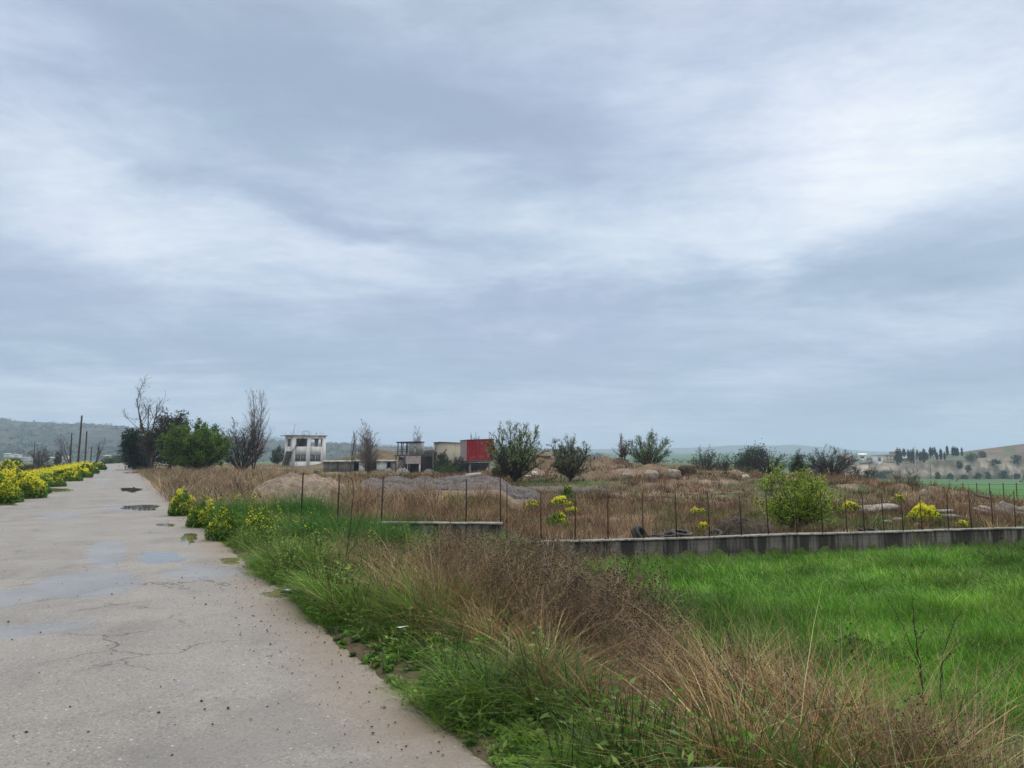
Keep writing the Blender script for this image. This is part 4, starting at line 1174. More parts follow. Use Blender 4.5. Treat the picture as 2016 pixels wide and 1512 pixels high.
bush('bare_bush', 'black leafless bush with upright stems left of the conifer', 1512, 82, 884, 84, 12, (8, 50), lvB, .10, dome=22, twig=(.055, .050, .050))
bush('bare_bush', 'broad black leafless thicket right of the conifer', 1634, 80, 881, 122, 18, (6, 50), lvB, .11, dome=32, twig=(.062, .055, .053))
bush('bare_bush', 'low thin grey brush at the right end of the black thicket', 1697, 82, 915, 56, 9, (10, 52), LV(6, 5, 3, rmin=.016), .05, twig=(.07, .062, .06))
loc = put(1570, 86); hcon = size(1570, 86, 878, loc)
dense('conifer', 'dark green conifer with two tips between the black bushes', 'tree', loc,
      [(0, 0, hcon * .25, .95, .9, hcon * .25), (0, 0, hcon * .5, .7, .7, hcon * .22), (.22, 0, hcon * .82, .26, .26, hcon * .2), (-.25, 0, hcon * .78, .28, .28, hcon * .14), (.62, 0, hcon * .55, .3, .3, hcon * .2)], [(.025, .05, .018), (.035, .065, .022), (.018, .036, .014)], 6500, .075, rad=.1, nclump=140, aspect=.3)
lx, ly, lz = ground_hit(1552, 1040)
woody('green_shrub', 'light green shrub in full young leaf just behind the long wall', 'bush', (lx, 24.6, Hs(lx * 24.6 / ly, 24.6)), 1.95, 2.45, 9, (12, 58), DLV(LV(9, 7, 4, rmin=.005)), .045, dome=20, twig=(.05, .045, .035), leaf=[(.25, .36, .035), (.32, .43, .055), (.38, .47, .09), (.15, .23, .03)], nleaf=11000, lsize=.034)
bush('twiggy_bush', 'brown grey twiggy bush at the edge of the far green field', 1781, 66, 917, 68, 10, (8, 52), LV(6, 6, 4, rmin=.010), .04, twig=(.15, .118, .085))
# left of the road
bush('bare_tree', 'rounded bare grey tree in the field left of the poles', 78, 172, 880, 42, 6, (8, 46), LV(8, 6, 4, rmin=.03), .16, cat='tree', twig=(.13, .105, .095))
bush('bare_tree', 'one sided bare tree leaning left behind the tallest pole', 138, 188, 852, 62, 3, (20, 40), LV(8, 6, 4, rmin=.03), .18, cat='tree', twig=(.15, .125, .115), lean=-.75)
bush('bare_tree', 'slanting bare tree right of the poles near the road', 186, 178, 861, 34, 3, (10, 26), LV(6, 5, 4, rmin=.028), .16, cat='tree', twig=(.11, .095, .085), lean=.5)
loc = put(112, 235)
dense('dark_conifer', 'small dark conifer in the plain left of the tallest pole', 'tree', loc, [(0, 0, 1.2, .95, .95, 1.3), (0, 0, 2.7, .7, .7, 1.0)], [(.02, .04, .02)], 1400, .2, nclump=40)
for i, (u, vt, w, Y, lab) in enumerate([(232, 898, 22, 260, 'rounded green roadside bush where the road fades out'), (212, 902, 26, 240, 'low dull green bush left of the far road end'), (246, 906, 14, 330, 'pale little bush right at the vanishing end of the road'), (30, 903, 20, 260, 'small lone bush out in the left plain')]):
    loc = put(u, Y); h = max(size(u, Y, vt, loc), 1.2); wm = w * Y / F / 2
    dense('roadside_bush', lab, 'bush', loc, [(0, 0, h * .5, wm, wm * .8, h * .5)], [(.05, .085, .03), (.065, .105, .035)], 1500, .2, nclump=40)
# round the ruins
for u, vt, w, Y, lab, cs in [(869, 888, 30, 138, 'leafy green shrub in front of the beige concrete hall', [(.06, .085, .04), (.08, .11, .05)]), (900, 902, 34, 134, 'dark grey green shrub under the red hopper', [(.045, .055, .035), (.06, .07, .045)]),
                         (884, 915, 44, 132, 'low bright green growth between the two shrubs by the hall', [(.06, .11, .03), (.08, .135, .04)]), (546, 880, 30, 205, 'green tree half hidden behind the white building', [(.05, .085, .045), (.07, .11, .06)]), (985, 918, 34, 64, 'tangled grey green scrub left of the large almond tree', [(.10, .105, .06), (.13, .13, .08)])]:
    bush('shrub', lab, u, Y, vt, w, 8, (8, 50), LV(6, 5, 4, rmin=.012 * Y / 60), .05, twig=(.07, .06, .05), leaf=cs, nleaf=3000, lsize=.05 * Y / 60)
# thin dry bushes in the yard and on the verge
for u, Y, vt, w, n, lab, tw in [(623, 62, 921, 24, 9, 'small dry bush on the pale mound near the white building', (.14, .10, .075)), (838, 46.5, 946, 30, 12, 'thin dry bush growing on the gravel heap', (.15, .12, .09)),
                            (465, 33, 934, 44, 10, 'upright reddish dry stalks before the dark bare bush', (.13, .085, .065)), (362, 37, 930, 60, 14, 'tangle of red brown dry stems below the round green bush', (.15, .10, .075)),
                            (1690, 23.8, 985, 66, 12, 'bare brown shrub close behind the long wall', (.13, .09, .06)), (720, 30, 955, 30, 6, 'spindly dry plant before the gravel heap', (.10, .08, .065))]:
    bush('dry_bush', lab, u, Y, vt, w, n, (4, 34), LV(4, 4, 3, rmin=.005 * Y / 40, a0=(12, 34)), .012 * Y / 30, twig=tw)

# cypresses in a row along the quarry rim
cyp0 = None
CYP = [(1768, 881, 914, 'first dark cypress of the rim row, beside the beige flats'), (1773, 882, 913, 'second dark cypress standing tight against the first one'), (1780, 882, 899, 'broad short dark tree just right of the first two cypresses'), (1789, 884, 905, 'slim cypress left of the pale house on the rim'),
       (1794, 885, 911, 'low cypress in front of the pale house'), (1799, 882, 911, 'tall thin cypress by the white pole'), (1806, 884, 900, 'slender cypress right of the white pole'), (1812, 887, 907, 'squat dark cypress mid row on the rim'), (1819, 882, 909, 'full dark cypress in the middle of the rim row'),
       (1824, 889, 905, 'short bushy cypress in the row centre'), (1832, 879, 900, 'sharp tall cypress past the row centre'), (1836, 880, 897, 'twin cypress leaning on the sharp tall one'), (1841, 879, 898, 'dense cypress just before the gap in the row'), (1845, 889, 905, 'small cypress below the dense one'),
       (1853, 882, 904, 'lone thin cypress inside the gap'), (1860, 888, 905, 'stubby cypress lower on the cliff rim'), (1865, 876, 896, 'tallest cypress of the rim row'), (1877, 878, 897, 'bushy cypress after the tallest one'), (1882, 879, 897, 'second bushy cypress of the right pair'), (1886, 881, 897, 'narrow cypress closing the right pair'), (1894, 880, 897, 'last separate cypress before the brown slope')]
for i, (u, vt, vb, lab) in enumerate(CYP):
    Yc = 512 + (i * 7) % 11
    base = at(u, vb + 1, Yc); h = at(u, vt, Yc)[2] - base[2]
    if cyp0 is None or i in (7, 13):
        hb = 10.0
        zs = np.linspace(.04, .98, 13)
        lb = [(0, 0, hb * z, .95 * (math.sin(math.pi * (z * .85 + .12)) ** .8) + .1, .95 * (math.sin(math.pi * (z * .85 + .12)) ** .8) + .1, .7) for z in zs]
        src = dense('cypress', lab, 'cypress', base, lb, [(.016, .030, .018), (.022, .040, .022)], 2600, .26, rad=.15, nclump=130, spread=.32, group='cypresses along the quarry rim')
        cyp0 = src; s = src
        s.scale = (h / 10 * 1.15, h / 10 * 1.15, h / 10)
    else:
        k = (1.7 if 'bushy' in lab or 'broad' in lab or 'squat' in lab else 1.05) * R.uniform(.85, 1.2)
        s = dup(cyp0, base, R.uniform(0, 6), (h / 10 * k, h / 10 * k, h / 10), lab)
# scattered trees and bushes on the quarried slope
SL = [(1926, 889, 901, 15, 'round dark tree high on the brown slope'), (1905, 891, 906, 22, 'spreading brown green trees at the slope foot by the last cypress'), (1952, 903, 916, 16, 'green bush halfway down the eroded slope'), (1993, 893, 911, 20, 'loose green tree near the top of the slope'),
      (1864, 931, 942, 9, 'dark bush at the cliff foot beyond the field'), (1838, 928, 943, 9, 'grey upright bush at the cliff foot, furthest from the slope'), (1890, 934, 944, 13, 'wide dark bush at the cliff foot'), (1918, 930, 944, 13, 'green tree at the cliff foot below the eroded gully'), (1935, 928, 941, 8, 'narrow tree on the cliff foot'),
      (1990, 932, 945, 14, 'dark bush at the foot of the slope near the pole'), (1882, 908, 920, 9, 'shrub clinging to the middle of the cliff'), (1897, 914, 928, 9, 'dark shrub in the cliff gully'), (1965, 926, 940, 14, 'grey green scrub low on the slope'), (2010, 935, 946, 12, 'dull bush low at the slope foot, outermost'), (1735, 926, 938, 22, 'dark hedge like bush under the beige buildings'), (1716, 925, 940, 26, 'dark grey bush below the white roofed shed')]
for u, vt, vb, w, lab in SL:
    q = np.abs(QV[:, :, 0] / QV[:, :, 1] - (u - CX) / F * 1.0) < .0016
    pts = QV[q]; _, pv_ = proj(pts); j = np.argmin(np.abs(pv_ - vb) + pts[:, 1] * .002)
    b = pts[j] + np.array([0, -1.5, -.3]); Yc = b[1]
    h = (vb - vt) * Yc / F; wm = w * Yc / F / 2
    dense('hillside_bush', lab, 'tree', b, [(0, 0, h * .5, wm, wm, h * .48), (wm * .3, 0, h * .7, wm * .6, wm * .6, h * .3)], [(.035, .055, .032), (.05, .07, .042), (.028, .042, .026)], 900, .34, nclump=36, rad=.2)

# far woods dotted over the long hill and the plain
g = MB()
Xh, Yh, Zh = LHG
n = 5200
iu = R.integers(0, Xh.shape[0], n); iq = R.integers(3, int(Xh.shape[1] * .76), n)
dens = fbm(Xh[iu, iq] * .008, Yh[iu, iq] * .006, 4, 301)
k = R.uniform(0, 1, n) < ss(dens, .38, .58)
iu, iq = iu[k], iq[k]; m_ = len(iu)
P = np.stack([Xh[iu, iq] + R.uniform(-6, 6, m_), Yh[iu, iq], Zh[iu, iq]], 1)
per = 16
sz = R.uniform(2.0, 4.6, m_)
lp = np.repeat(P, per, 0) + R.normal(0, 1, (m_ * per, 3)) * np.repeat(sz, per)[:, None] * np.array([.55, .55, .38]) + np.array([0, 0, 1.8])
leaf_quads(g, lp, np.repeat(sz, per) * .42, np.repeat(pick(m_, [(.022, .040, .018), (.032, .052, .024), (.018, .032, .016)]), per, 0))
tag(g.build('woods', M['leaf']), 'scattered dark olive woods over the long left hill', 'woods', kind='stuff')
g = MB()
n = 420
x = R.uniform(-560, 330, n); y = R.uniform(330, 900, n)
k = (fbm(x * .01, y * .01, 3, 311) > .5) & (np.abs(st(x, y)[1]) > 12)
x, y = x[k], y[k]; P = np.column_stack([x, y, H(x, y)]); m_ = len(x); sz = R.uniform(1.2, 3.0, m_)
lp = np.repeat(P, 22, 0) + R.normal(0, 1, (m_ * 22, 3)) * np.repeat(sz, 22)[:, None] * np.array([.8, .5, .35]) + np.array([0, 0, 1.1])
leaf_quads(g, lp, np.repeat(sz, 22) * .32, np.repeat(pick(m_, [(.035, .06, .026), (.05, .075, .032)]), 22, 0))
tag(g.build('woods', M['leaf']), 'far low hedges and orchard trees across the plain', 'woods', kind='stuff')

# ------------------------------------------------------------------ mustard in flower
YEL = [(.84, .78, .04), (.90, .86, .09), (.76, .66, .02)]
def mustard(label, u, vb, vt, wpx, Y=None, fl=1.0, leafy=1.0, tone=None, group='flowering mustard clumps'):
    if Y is None: x, y, z = ground_hit(u, vb)
    else: x, y, z = spot(u, Y)
    h = max((vb - vt) * y / F, .25); w = wpx * y / F
    px = max(y / 760, .016)
    root = thing('mustard_plant', label, 'flowers', (x, y, z), R.uniform(0, 6), group)
    def dome(n, lo):
        a = R.uniform(0, 6.28, n); r = np.sqrt(R.uniform(0, 1, n))
        e = np.sqrt(np.maximum(1 - r ** 2 * .92, .05)) * (.45 + 1.0 * fbm(np.cos(a) * r * 3 + u, np.sin(a) * r * 3, 3, 9))
        zz = h * e * R.uniform(lo, 1, n) ** .7
        return np.stack([np.cos(a) * r * w / 2, np.sin(a) * r * w / 2 * .8, zz], 1)
    mb = MB()
    n = int(90 * leafy * max(w, .5)) + 30
    tp = dome(n, .7); bp = tp * np.array([.55, .55, 0]) - np.array([0, 0, .05])
    mb.tubes(bp, tp, .006, .003, 3, pick(n, [(.06, .12, .03), (.09, .15, .04)]))
    nl = int(1500 * leafy * min(max(w, .6), 2.2))
    lp = dome(nl, .02) * np.array([1.08, 1.08, .92])
    leaf_quads(mb, lp, px * 1.6 * R.uniform(.6, 1.4, nl), pick(nl, tone or [(.10, .20, .03), (.15, .25, .045), (.07, .15, .025)], None, .2))
    mb.build('foliage', M['leaf'], root)
    nf = int(2500 * fl * min(max(w, .5), 2.4))
    fp = dome(nf, .42)
    keep = fbm(fp[:, 0] * 3.5 + u, fp[:, 1] * 3.5 + fp[:, 2] * 2, 3, 5) > .42
    fp = fp[keep] + np.array([0, 0, .03])
    fb = MB(); leaf_quads(fb, fp, px * .62 * R.uniform(.6, 1.3, len(fp)), pick(len(fp), YEL, None, .12), 0, .9)
    fb.build('blossom', M['petal'], root)
    return root
for a in [('big bright mustard bank cut by the picture edge on the left verge', -14, 992, 934, 110, None, 1.5), ('large mustard bank in full yellow bloom on the left verge', 30, 984, 928, 104, None, 1.5), ('smaller mustard clump at the right end of the big left bank', 66, 974, 942, 64, None, 1.1),
          ('greenish barely flowering mustard between the left banks', 104, 960, 938, 50, None, .35), ('yellow mustard clump below the tallest pole', 130, 949, 925, 56, None, 1.2), ('bright mustard clump right of the tallest pole', 153, 942, 920, 54, None, 1.3), ('mustard clump nearest the far bend on the left verge', 174, 934, 914, 38, None, 1.0), ('last small yellow clump on the left verge', 192, 926, 911, 28, None, 1.0),
          ('low yellow flower strip in the field behind the dark stalks', 20, 930, 907, 60, 110, 1.6),
          ('tall bright mustard clump at the right road edge before the tan grass', 362, 1018, 968, 66, None, 1.5), ('mustard clump in front of the tall bright one', 400, 1040, 985, 66, None, 1.0), ('sparsely flowering mustard spreading into the green verge', 447, 1062, 1000, 80, None, .5), ('thin mustard with few blossoms above the white bottle', 505, 1066, 1002, 70, None, .18),
          ('small compact mustard clump in the rusty grass near the gravel heap', 885, 995, 973, 26, None, 1.1), ('pale thin mustard clump beside the compact one', 925, 998, 980, 22, None, .5),
          ('loose mustard clump just behind the wall gap', 1097, 1042, 1010, 50, None, .6), ('broad mustard patch below the olive green tree', 1108, 1002, 980, 56, None, .8), ('mustard tuft just under the broad patch', 1126, 1014, 1000, 34, None, .5), ('few yellow flowers left of the broad patch', 1048, 1006, 988, 40, None, .35), ('yellow green upright bush clump below the olive green tree', 1118, 985, 956, 22, None, .08),
          ('mustard tuft behind the standing soil pile', 1385, 1050, 1032, 26, None, .9), ('scant mustard flowers out in the rusty grass', 1375, 1016, 1000, 40, None, .35), ('yellow mustard behind the bare brown shrub', 1672, 1012, 990, 46, None, 1.1), ('largest mustard clump behind the long wall', 1818, 1032, 994, 78, None, 1.7), ('pale mustard tuft on the rusty ridge', 1770, 992, 978, 26, None, .5), ('little mustard tuft tight against the wall coping', 1897, 1042, 1030, 30, None, 1.0), ('mustard half hidden among green weeds below the left wall piece', 764, 1075, 1040, 66, None, .35)]:
    mustard(*a)
# ------------------------------------------------------------------ walls and fences
def streaked(name, pale, dark, moss, rough=.9):
    m, T, out = new_mat(name)
    co = T.node('ShaderNodeTexCoord').outputs['Object']
    sv = T.mapping(co, (5.0, 5.0, .30)); wide = T.mapping(co, (1.5, 1.5, .16))
    n1 = T.noise(sv, 1.6, 5, .6); n2 = T.noise(wide, 1.3, 3, .5); n3 = T.noise(co, 14, 5, .65); n4 = T.noise(co, 1.1, 4)
    f = T.m('ADD', T.m('MULTIPLY', n1, .6), T.m('MULTIPLY', n2, .55))
    c = T.mix(T.rng(f, .47, .64), pale, dark)
    c = T.mix(T.rng(n3, .55, .75, 0, .5), c, tuple(v * .45 for v in dark))
    c = T.mix(T.rng(n4, .56, .70, 0, .7), c, moss)
    sp = T.node('ShaderNodeSeparateXYZ'); T.l.new(co, sp.inputs[0])
    fr = T.m('FRACT', T.m('MULTIPLY', sp.outputs[2], 4.6))     # joints left by the shuttering boards
    jt = T.m('MULTIPLY', T.rng(fr, .06, .0), .6)
    c = T.mix(jt, c, tuple(v * .5 for v in dark))
    h = T.m('SUBTRACT', T.m('ADD', n3, n1), jt)
    principled(T, out, c, rough, .2, h, .5, .02)
    return m
M['stained'] = streaked('stained concrete', (.15, .137, .118), (.032, .029, .026), (.065, .06, .038))
M['coping'] = pmat('coping concrete', (.34, .325, .29), (.15, .14, .12), 2.5, .9, .2, .4, .01, c3=(.10, .095, .06), scale3=9)  # paler than the wall: light on the top edge is put into this colour
M['rust'] = pmat('rusty steel', (.060, .034, .026), (.030, .022, .020), 12, .85, .3)

def wall_y(u):
    k = ray(u, 1040)[0] / ray(u, 1040)[1]
    return (20.0 + .266 * .25) / (1 - .266 * k)

def wall_run(name, label, pts, ztop, zbot, th, posts):
    root = thing(name, label, 'wall', (pts[0][0], pts[0][1], 0))
    o = np.array([pts[0][0], pts[0][1], 0.])
    d = np.array([pts[1][0] - pts[0][0], pts[1][1] - pts[0][1], 0.]); Lw = np.linalg.norm(d); d /= Lw
    q = np.array([-d[1], d[0], 0.])
    mb = MB(); cp = MB()
    n = max(int(Lw / .5), 3); ss_ = np.linspace(0, Lw, n)
    jz = (fbm(ss_ * .5, ss_ * 0, 3, 7) - .5) * .035
    Lo, Hi = [], []
    prof = [(0, zbot), (0, ztop - .038), (th, ztop - .038), (th, zbot)]
    V = np.array([[d * a + q * b + np.array([0, 0, z + (j if z > zbot else 0)]) for b, z in prof] for a, j in zip(ss_, jz)])
    mb.grid(V)
    for e in (0, -1): mb.add(V[e], [(0, 1, 2, 3)])
    mb.build('wall', M['stained'], root)
    prof = [(-.025, ztop - .038), (-.025, ztop - .01), (-.012, ztop), (th + .01, ztop), (th + .025, ztop - .01), (th + .025, ztop - .038), (-.025, ztop - .038)]
    V = np.array([[d * a + q * b + np.array([0, 0, z + j + R.normal(0, .003)]) for b, z in prof] for a, j in zip(np.linspace(-.02, Lw + .02, n), jz)])
    cp.grid(V)
    for e in (0, -1): cp.add(V[e][:6], [(0, 1, 2, 3, 4, 5)])
    cp.build('coping', M['coping'], root)
    for (x, y, z0, z1, lx, sz) in posts:
        pb = MB()
        a = np.array([x, y, z0]) - o; b = np.array([x + lx, y, z1]) - o
        w = .027 * sz; t_ = .006 * sz
        pb.bar(a, b, w, t_); pb.bar(a + np.array([w / 2, w / 2, 0]), b + np.array([w / 2, w / 2, 0]), t_, w)   # angle iron
        pb.build('fence_post', M['rust'], root)
    return root
ZT = -.45
RP = [(998, 953, 0), (1065, 967, 0), (1132, 968, 1), (1197, 969, 0), (1266, 971, 0), (1332, 969, -1), (1397, 969, -2), (1460, 976, -2), (1513, 965, -3), (1570, 970, -3), (1620, 965, -2), (1668, 974, -2), (1703, 975, -3), (1741, 971, -3), (1779, 973, -2), (1816, 977, -2), (1868, 970, 0), (1914, 966, -3), (1956, 967, -1), (2000, 966, 1), (2050, 966, 0), (2100, 967, 1), (2160, 966, 0)]
posts = []
for u, vt, ln in RP:
    Yw = wall_y(u) + .12
    b = at(u, 1050, Yw); tp = at(u, vt, Yw)
    posts.append((b[0], Yw, (ZT - .12) if u > 1010 else -.75, tp[2], ln * Yw / F, 1.0 if u > 1010 else .8))
x0 = at(1034, 1060, wall_y(1034))[0]; x1 = 22.5
wall_run('boundary_wall', 'long low stained concrete wall with pale coping and rusty posts beyond the wheat', [(x0, 20 + .266 * (x0 + .25)), (x1, 20 + .266 * (x1 + .25))], ZT, -1.35, .24, posts)
posts = []
for u, vt, ln in [(592, 930, -2), (664, 935, -2), (750, 937, -3), (917, 943, -1), (985, 938, 0)]:
    b = at(u, 1028, 19.1); tp = at(u, vt, 19.1)
    posts.append((b[0], 19.1, -.1, tp[2], -ln * 19 / F, 1.0))
zl = at(870, 1028, 19)[2]
wall_run('boundary_wall', 'short higher piece of dark concrete wall left of the gap, half hidden by weeds', [(at(744, 1030, 19)[0], 19.0), (at(988, 1028, 19)[0], 18.98)], zl, -.9, .24, posts)

# wire fence far out in the green field
root = thing('wire_fence', 'thin wire fence on slim posts crossing the far green field', 'fence', put(1860, 66))
o = np.array(root.location)
tops = []
for u in (1790, 1815, 1841, 1868, 1894, 1921, 1946, 1973, 1999, 2026, 2054):
    Yf = 66 - (u - 1790) * .02
    x, y, z = spot(u, Yf); tz = at(u, 951, Yf)[2]
    pb = MB(); pb.bar(np.array([x, y, z - .2]) - o, np.array([x, y, tz]) - o, .055); pb.build('fence_post', M['rust'], root)
    tops.append(np.array([x, y, tz]) - o)
wb = MB(); tops = np.array(tops)
for dz in (.12, .55, 1.0): wb.tubes(tops[:-1] - [0, 0, dz], tops[1:] - [0, 0, dz], .009, .009, 4)
wb.build('wire', M['rust'], root)

# ------------------------------------------------------------------ heaps, rocks, slabs, tyres
def mound(name, label, cat, loc, rx_, ry_, h, mat, seed, rough=.25, lobes=None, sharp=1.0, nr=40, na=90, fine=.03, group=None):
    q = np.linspace(0, 1.15, nr); th = np.linspace(0, 2 * math.pi, na, endpoint=True)
    Q, A_ = np.meshgrid(q, th, indexing='ij')
    wob = 1 + .3 * (fbm(np.cos(A_) * 1.2 + seed, np.sin(A_) * 1.2, 3, seed) - .5)
    X_ = Q * np.cos(A_) * rx_ * wob; Y_ = Q * np.sin(A_) * ry_ * wob
    base = np.maximum(1 - Q ** 2, -.35)
    base = np.where(base > 0, base ** sharp, base)
    Z_ = h * base
    if lobes:
        Z_ = -.25 * h + 0 * Q
        for cx, cy, sx, sy, hh in lobes:
            Z_ = np.maximum(Z_, hh * np.exp(-((X_ - cx) / sx) ** 2 - ((Y_ - cy) / sy) ** 2) * 1.0 - .02) + 0
        Z_ = Z_ - .3 * h * ss(Q, .75, 1.1)
    Z_ = Z_ + h * rough * (fbm(X_ * 2.2 / rx_ * 2, Y_ * 2.2 / ry_ * 2, 5, seed + 1) - .5) + fine * (fbm(X_ * 9, Y_ * 9, 3, seed + 2) - .5)
    gz = H(X_ + loc[0], Y_ + loc[1]) - Hs(loc[0], loc[1])
    Z_ = Z_ + gz * np.minimum(Q, 1)
    mb = MB(); mb.grid(np.stack([X_, Y_, Z_], 2)[::-1] if False else np.stack([X_, Y_, Z_], 2))
    o = mb.build(name, mat, None, True); o.location = [float(c) for c in loc]
    return tag(o, label, cat, group)
M['clay'] = pmat('pale clay', (.295, .238, .185), (.18, .148, .12), 1.6, .95, .1, .6, .06, c3=(.17, .125, .095), scale3=7)
M['gravel'] = pmat('grey gravel', (.125, .112, .112), (.068, .060, .062), 3.0, .95, .15, .9, .05, c3=(.24, .225, .215), scale3=16)
M['darksoil'] = pmat('dark dug soil', (.085, .066, .052), (.050, .040, .034), 4, .95, .1, .9, .06, c3=(.14, .115, .095), scale3=13)
M['rock'] = pmat('tan rock', (.34, .285, .23), (.22, .18, .145), 2.4, .9, .15, .7, .05, c3=(.13, .11, .09), scale3=8)
M['greyrock'] = pmat('lichened grey rock', (.235, .205, .18), (.13, .112, .098), 3.4, .9, .15, .8, .05, c3=(.32, .29, .25), scale3=11)
M['whiterock'] = pmat('white stone', (.62, .60, .56), (.45, .43, .40), 3, .85, .2)
M['slab'] = pmat('broken concrete', (.33, .31, .275), (.19, .175, .155), 3, .9, .2, .5, .02)
x, y, z = spot(594, 35.5)
mound('clay_mound', 'smooth pale clay mound with small holes in front of the white building', 'mound', (x, y, z - .12), 2.95, 2.4, 1.06, M['clay'], 11, .55, None, 1.25, fine=.20)
for (u, v, r_) in ((604, 958, .13), (637, 947, .14), (556, 940, .1), (583, 944, .11)):
    pass
x, y, z = spot(895, 42)
mound('gravel_heap', 'grey gravel heap with a long rolling crest behind the rusty grass', 'heap', (x, y, z - .15), 5.6, 2.4, .95, M['gravel'], 21, .30,
      [(-4.4, 0, 1.3, 1.5, .80), (-3.2, .2, 1.5, 1.5, .95), (-1.6, -.2, 1.8, 1.5, .84), (.1, .2, 2.2, 1.6, .92), (1.7, .3, 2.0, 1.6, .88), (3.4, .2, 1.8, 1.5, .62), (4.8, 0, 1.3, 1.2, .32)], fine=.14)
x, y, z = spot(1095, 50)
mound('gravel_heap', 'low dark gravel ridge trailing off below the almond tree', 'heap', (x, y, z - .1), 4.2, 1.6, .42, M['gravel'], 25, .25, None, .8, fine=.06)
x, y, z = spot(752, 39.5)
mound('gravel_heap', 'low pale gravel spill at the left foot of the heap', 'heap', (x, y, z - .1), 2.6, 1.5, .5, M['gravel'], 27, .2, None, 1.2, fine=.06)
x, y, z = spot(1446, 22.7)
mound('soil_pile', 'taller rounded dark soil pile right behind the wall', 'mound', (x, y, z - .05), .80, .55, .66, M['darksoil'], 31, .4, None, .8, fine=.05)
x, y, z = spot(1488, 23.0)
mound('soil_pile', 'lower flat dark soil pile beside the rounded one', 'mound', (x, y, z - .05), .78, .55, .46, M['darksoil'], 35, .4, None, .6, fine=.05)

def rock(name, label, loc, sx, sy, sz, mat, seed, rz=0, tilt=0, cat='rock', ang=.35, group=None):
    n = 22; a = 34
    ph = np.linspace(.02, math.pi - .02, n); th = np.linspace(0, 2 * math.pi, a)
    P_, T_ = np.meshgrid(ph, th, indexing='ij')
    d = np.stack([np.sin(P_) * np.cos(T_), np.sin(P_) * np.sin(T_), np.cos(P_)], 2)
    rr = 1 + ang * 1.6 * (fbm(d[..., 0] * 1.7 + seed + d[..., 2], d[..., 1] * 1.7 - d[..., 2] * 1.3, 3, seed) - .5) + .14 * (fbm(d[..., 0] * 6 + d[..., 2] * 3, d[..., 1] * 6 + d[..., 2] * 4, 3, seed + 5) - .5)
    d = np.sign(d) * np.abs(d) ** .75
    V = d * rr[..., None] * np.array([sx, sy, sz])
    mb = MB(); mb.grid(V)
    o = mb.build(name, mat, None, True); o.location = [float(c) for c in loc]; o.rotation_euler = (0, tilt, rz)
    return tag(o, label, cat, group)
def rpx(u, vb, wpx, hpx_, Y): x, y, z = spot(u, Y); return (x, y, z + .3 * hpx_ * Y / F), wpx * Y / F / 2, hpx_ * Y / F * .62
for name, lab, u, w, h, Y, mt, sd, rz, tl in [
    ('boulder', 'pale tan boulder, first of three on the brown bank', 1233, 30, 14, 63, 'rock', 41, .3, .1), ('boulder', 'middle pale boulder of the three on the brown bank', 1282, 34, 18, 62, 'rock', 43, 1.0, -.1), ('boulder', 'pale boulder at the right end of the three, by the dark lump', 1326, 30, 18, 62, 'rock', 47, .2, .05),
    ('boulder', 'dark rounded lump of earth beside the pale boulders', 1352, 34, 16, 63, 'darksoil', 49, .5, .0), ('boulder', 'small white stone on the slope between two almond trees', 1053, 11, 9, 70, 'whiterock', 51, .3, 0), ('boulder', 'little pale stone left of the white stone', 1040, 12, 4, 68, 'whiterock', 52, .3, 0),
    ('boulder', 'tan stone on the rusty ridge near the green field', 1817, 16, 14, 44, 'rock', 53, .4, .5), ('boulder', 'pale stone at the far end of the rusty bank behind the green shrub', 1467, 14, 9, 62, 'whiterock', 55, .4, .3),
    ('boulder', 'grey lichened boulder leaning among the slabs at the right', 1976, 46, 30, 29.5, 'greyrock', 57, .5, .25), ('boulder', 'dark flat boulder cut by the right picture edge', 2016, 40, 22, 30, 'greyrock', 59, .4, -.1), ('boulder', 'tan pointed boulder left of the lichened one', 1932, 34, 18, 30.5, 'rock', 61, .8, .2),
    ('boulder', 'dark small stone in the green weeds near the wall', 1742, 20, 7, 26.5, 'greyrock', 63, .3, .05), ('boulder', 'grey tilted stone left of the largest mustard clump', 1803, 16, 9, 25.5, 'greyrock', 65, .3, .5), ('boulder', 'brown stone below the pale slab edge', 1764, 26, 9, 27.5, 'greyrock', 67, .3, .0)]:
    lc, rx_, rz_ = rpx(u, 0, w, h, Y)
    rock(name, lab, lc, rx_, rx_ * .8, rz_, M[mt], sd, rz, tl)
def slab(label, u, vb, Y, L_, W_, t_, rz, tilt, roll=0, mat='slab'):
    x, _, z = spot(u, Y); zz = at(u, vb, Y)[2]
    n = 14; th = np.arange(n) * 2 * math.pi / n
    rr = np.array([max(abs(math.cos(t)), abs(math.sin(t))) ** -1 for t in th]) * R.uniform(.86, 1.06, n)
    ring = np.column_stack([np.cos(th) * rr * L_ / 2, np.sin(th) * rr * W_ / 2])
    V = np.concatenate([np.column_stack([ring, R.normal(-t_ / 2, t_ * .08, n)]), np.column_stack([ring * R.uniform(.95, 1.0, (n, 1)), R.normal(t_ / 2, t_ * .08, n)])])
    mb = MB()
    mb.add(V, [tuple(range(n))[::-1], tuple(range(n, 2 * n))]); mb.f[-1] = np.array([list(range(n))[::-1], list(range(n, 2 * n))])
    mb.add(np.zeros((0, 3)), np.array([(i - 2 * n, (i + 1) % n - 2 * n, (i + 1) % n - n, i - n) for i in range(n)]))
    o = mb.build('concrete_slab', M[mat]); o.location = (float(x), float(Y), float(zz)); o.rotation_euler = (roll, tilt, rz)
    return tag(o, label, 'slab', 'broken concrete slabs in the yard')
slab('upper broken slab of the pile below the red hopper', 932, 935, 49, 1.15, .8, .12, .3, -.12, .12)
slab('lower broken slab of the pile below the red hopper', 935, 944, 48.6, 1.25, .9, .14, .1, .10, .2)
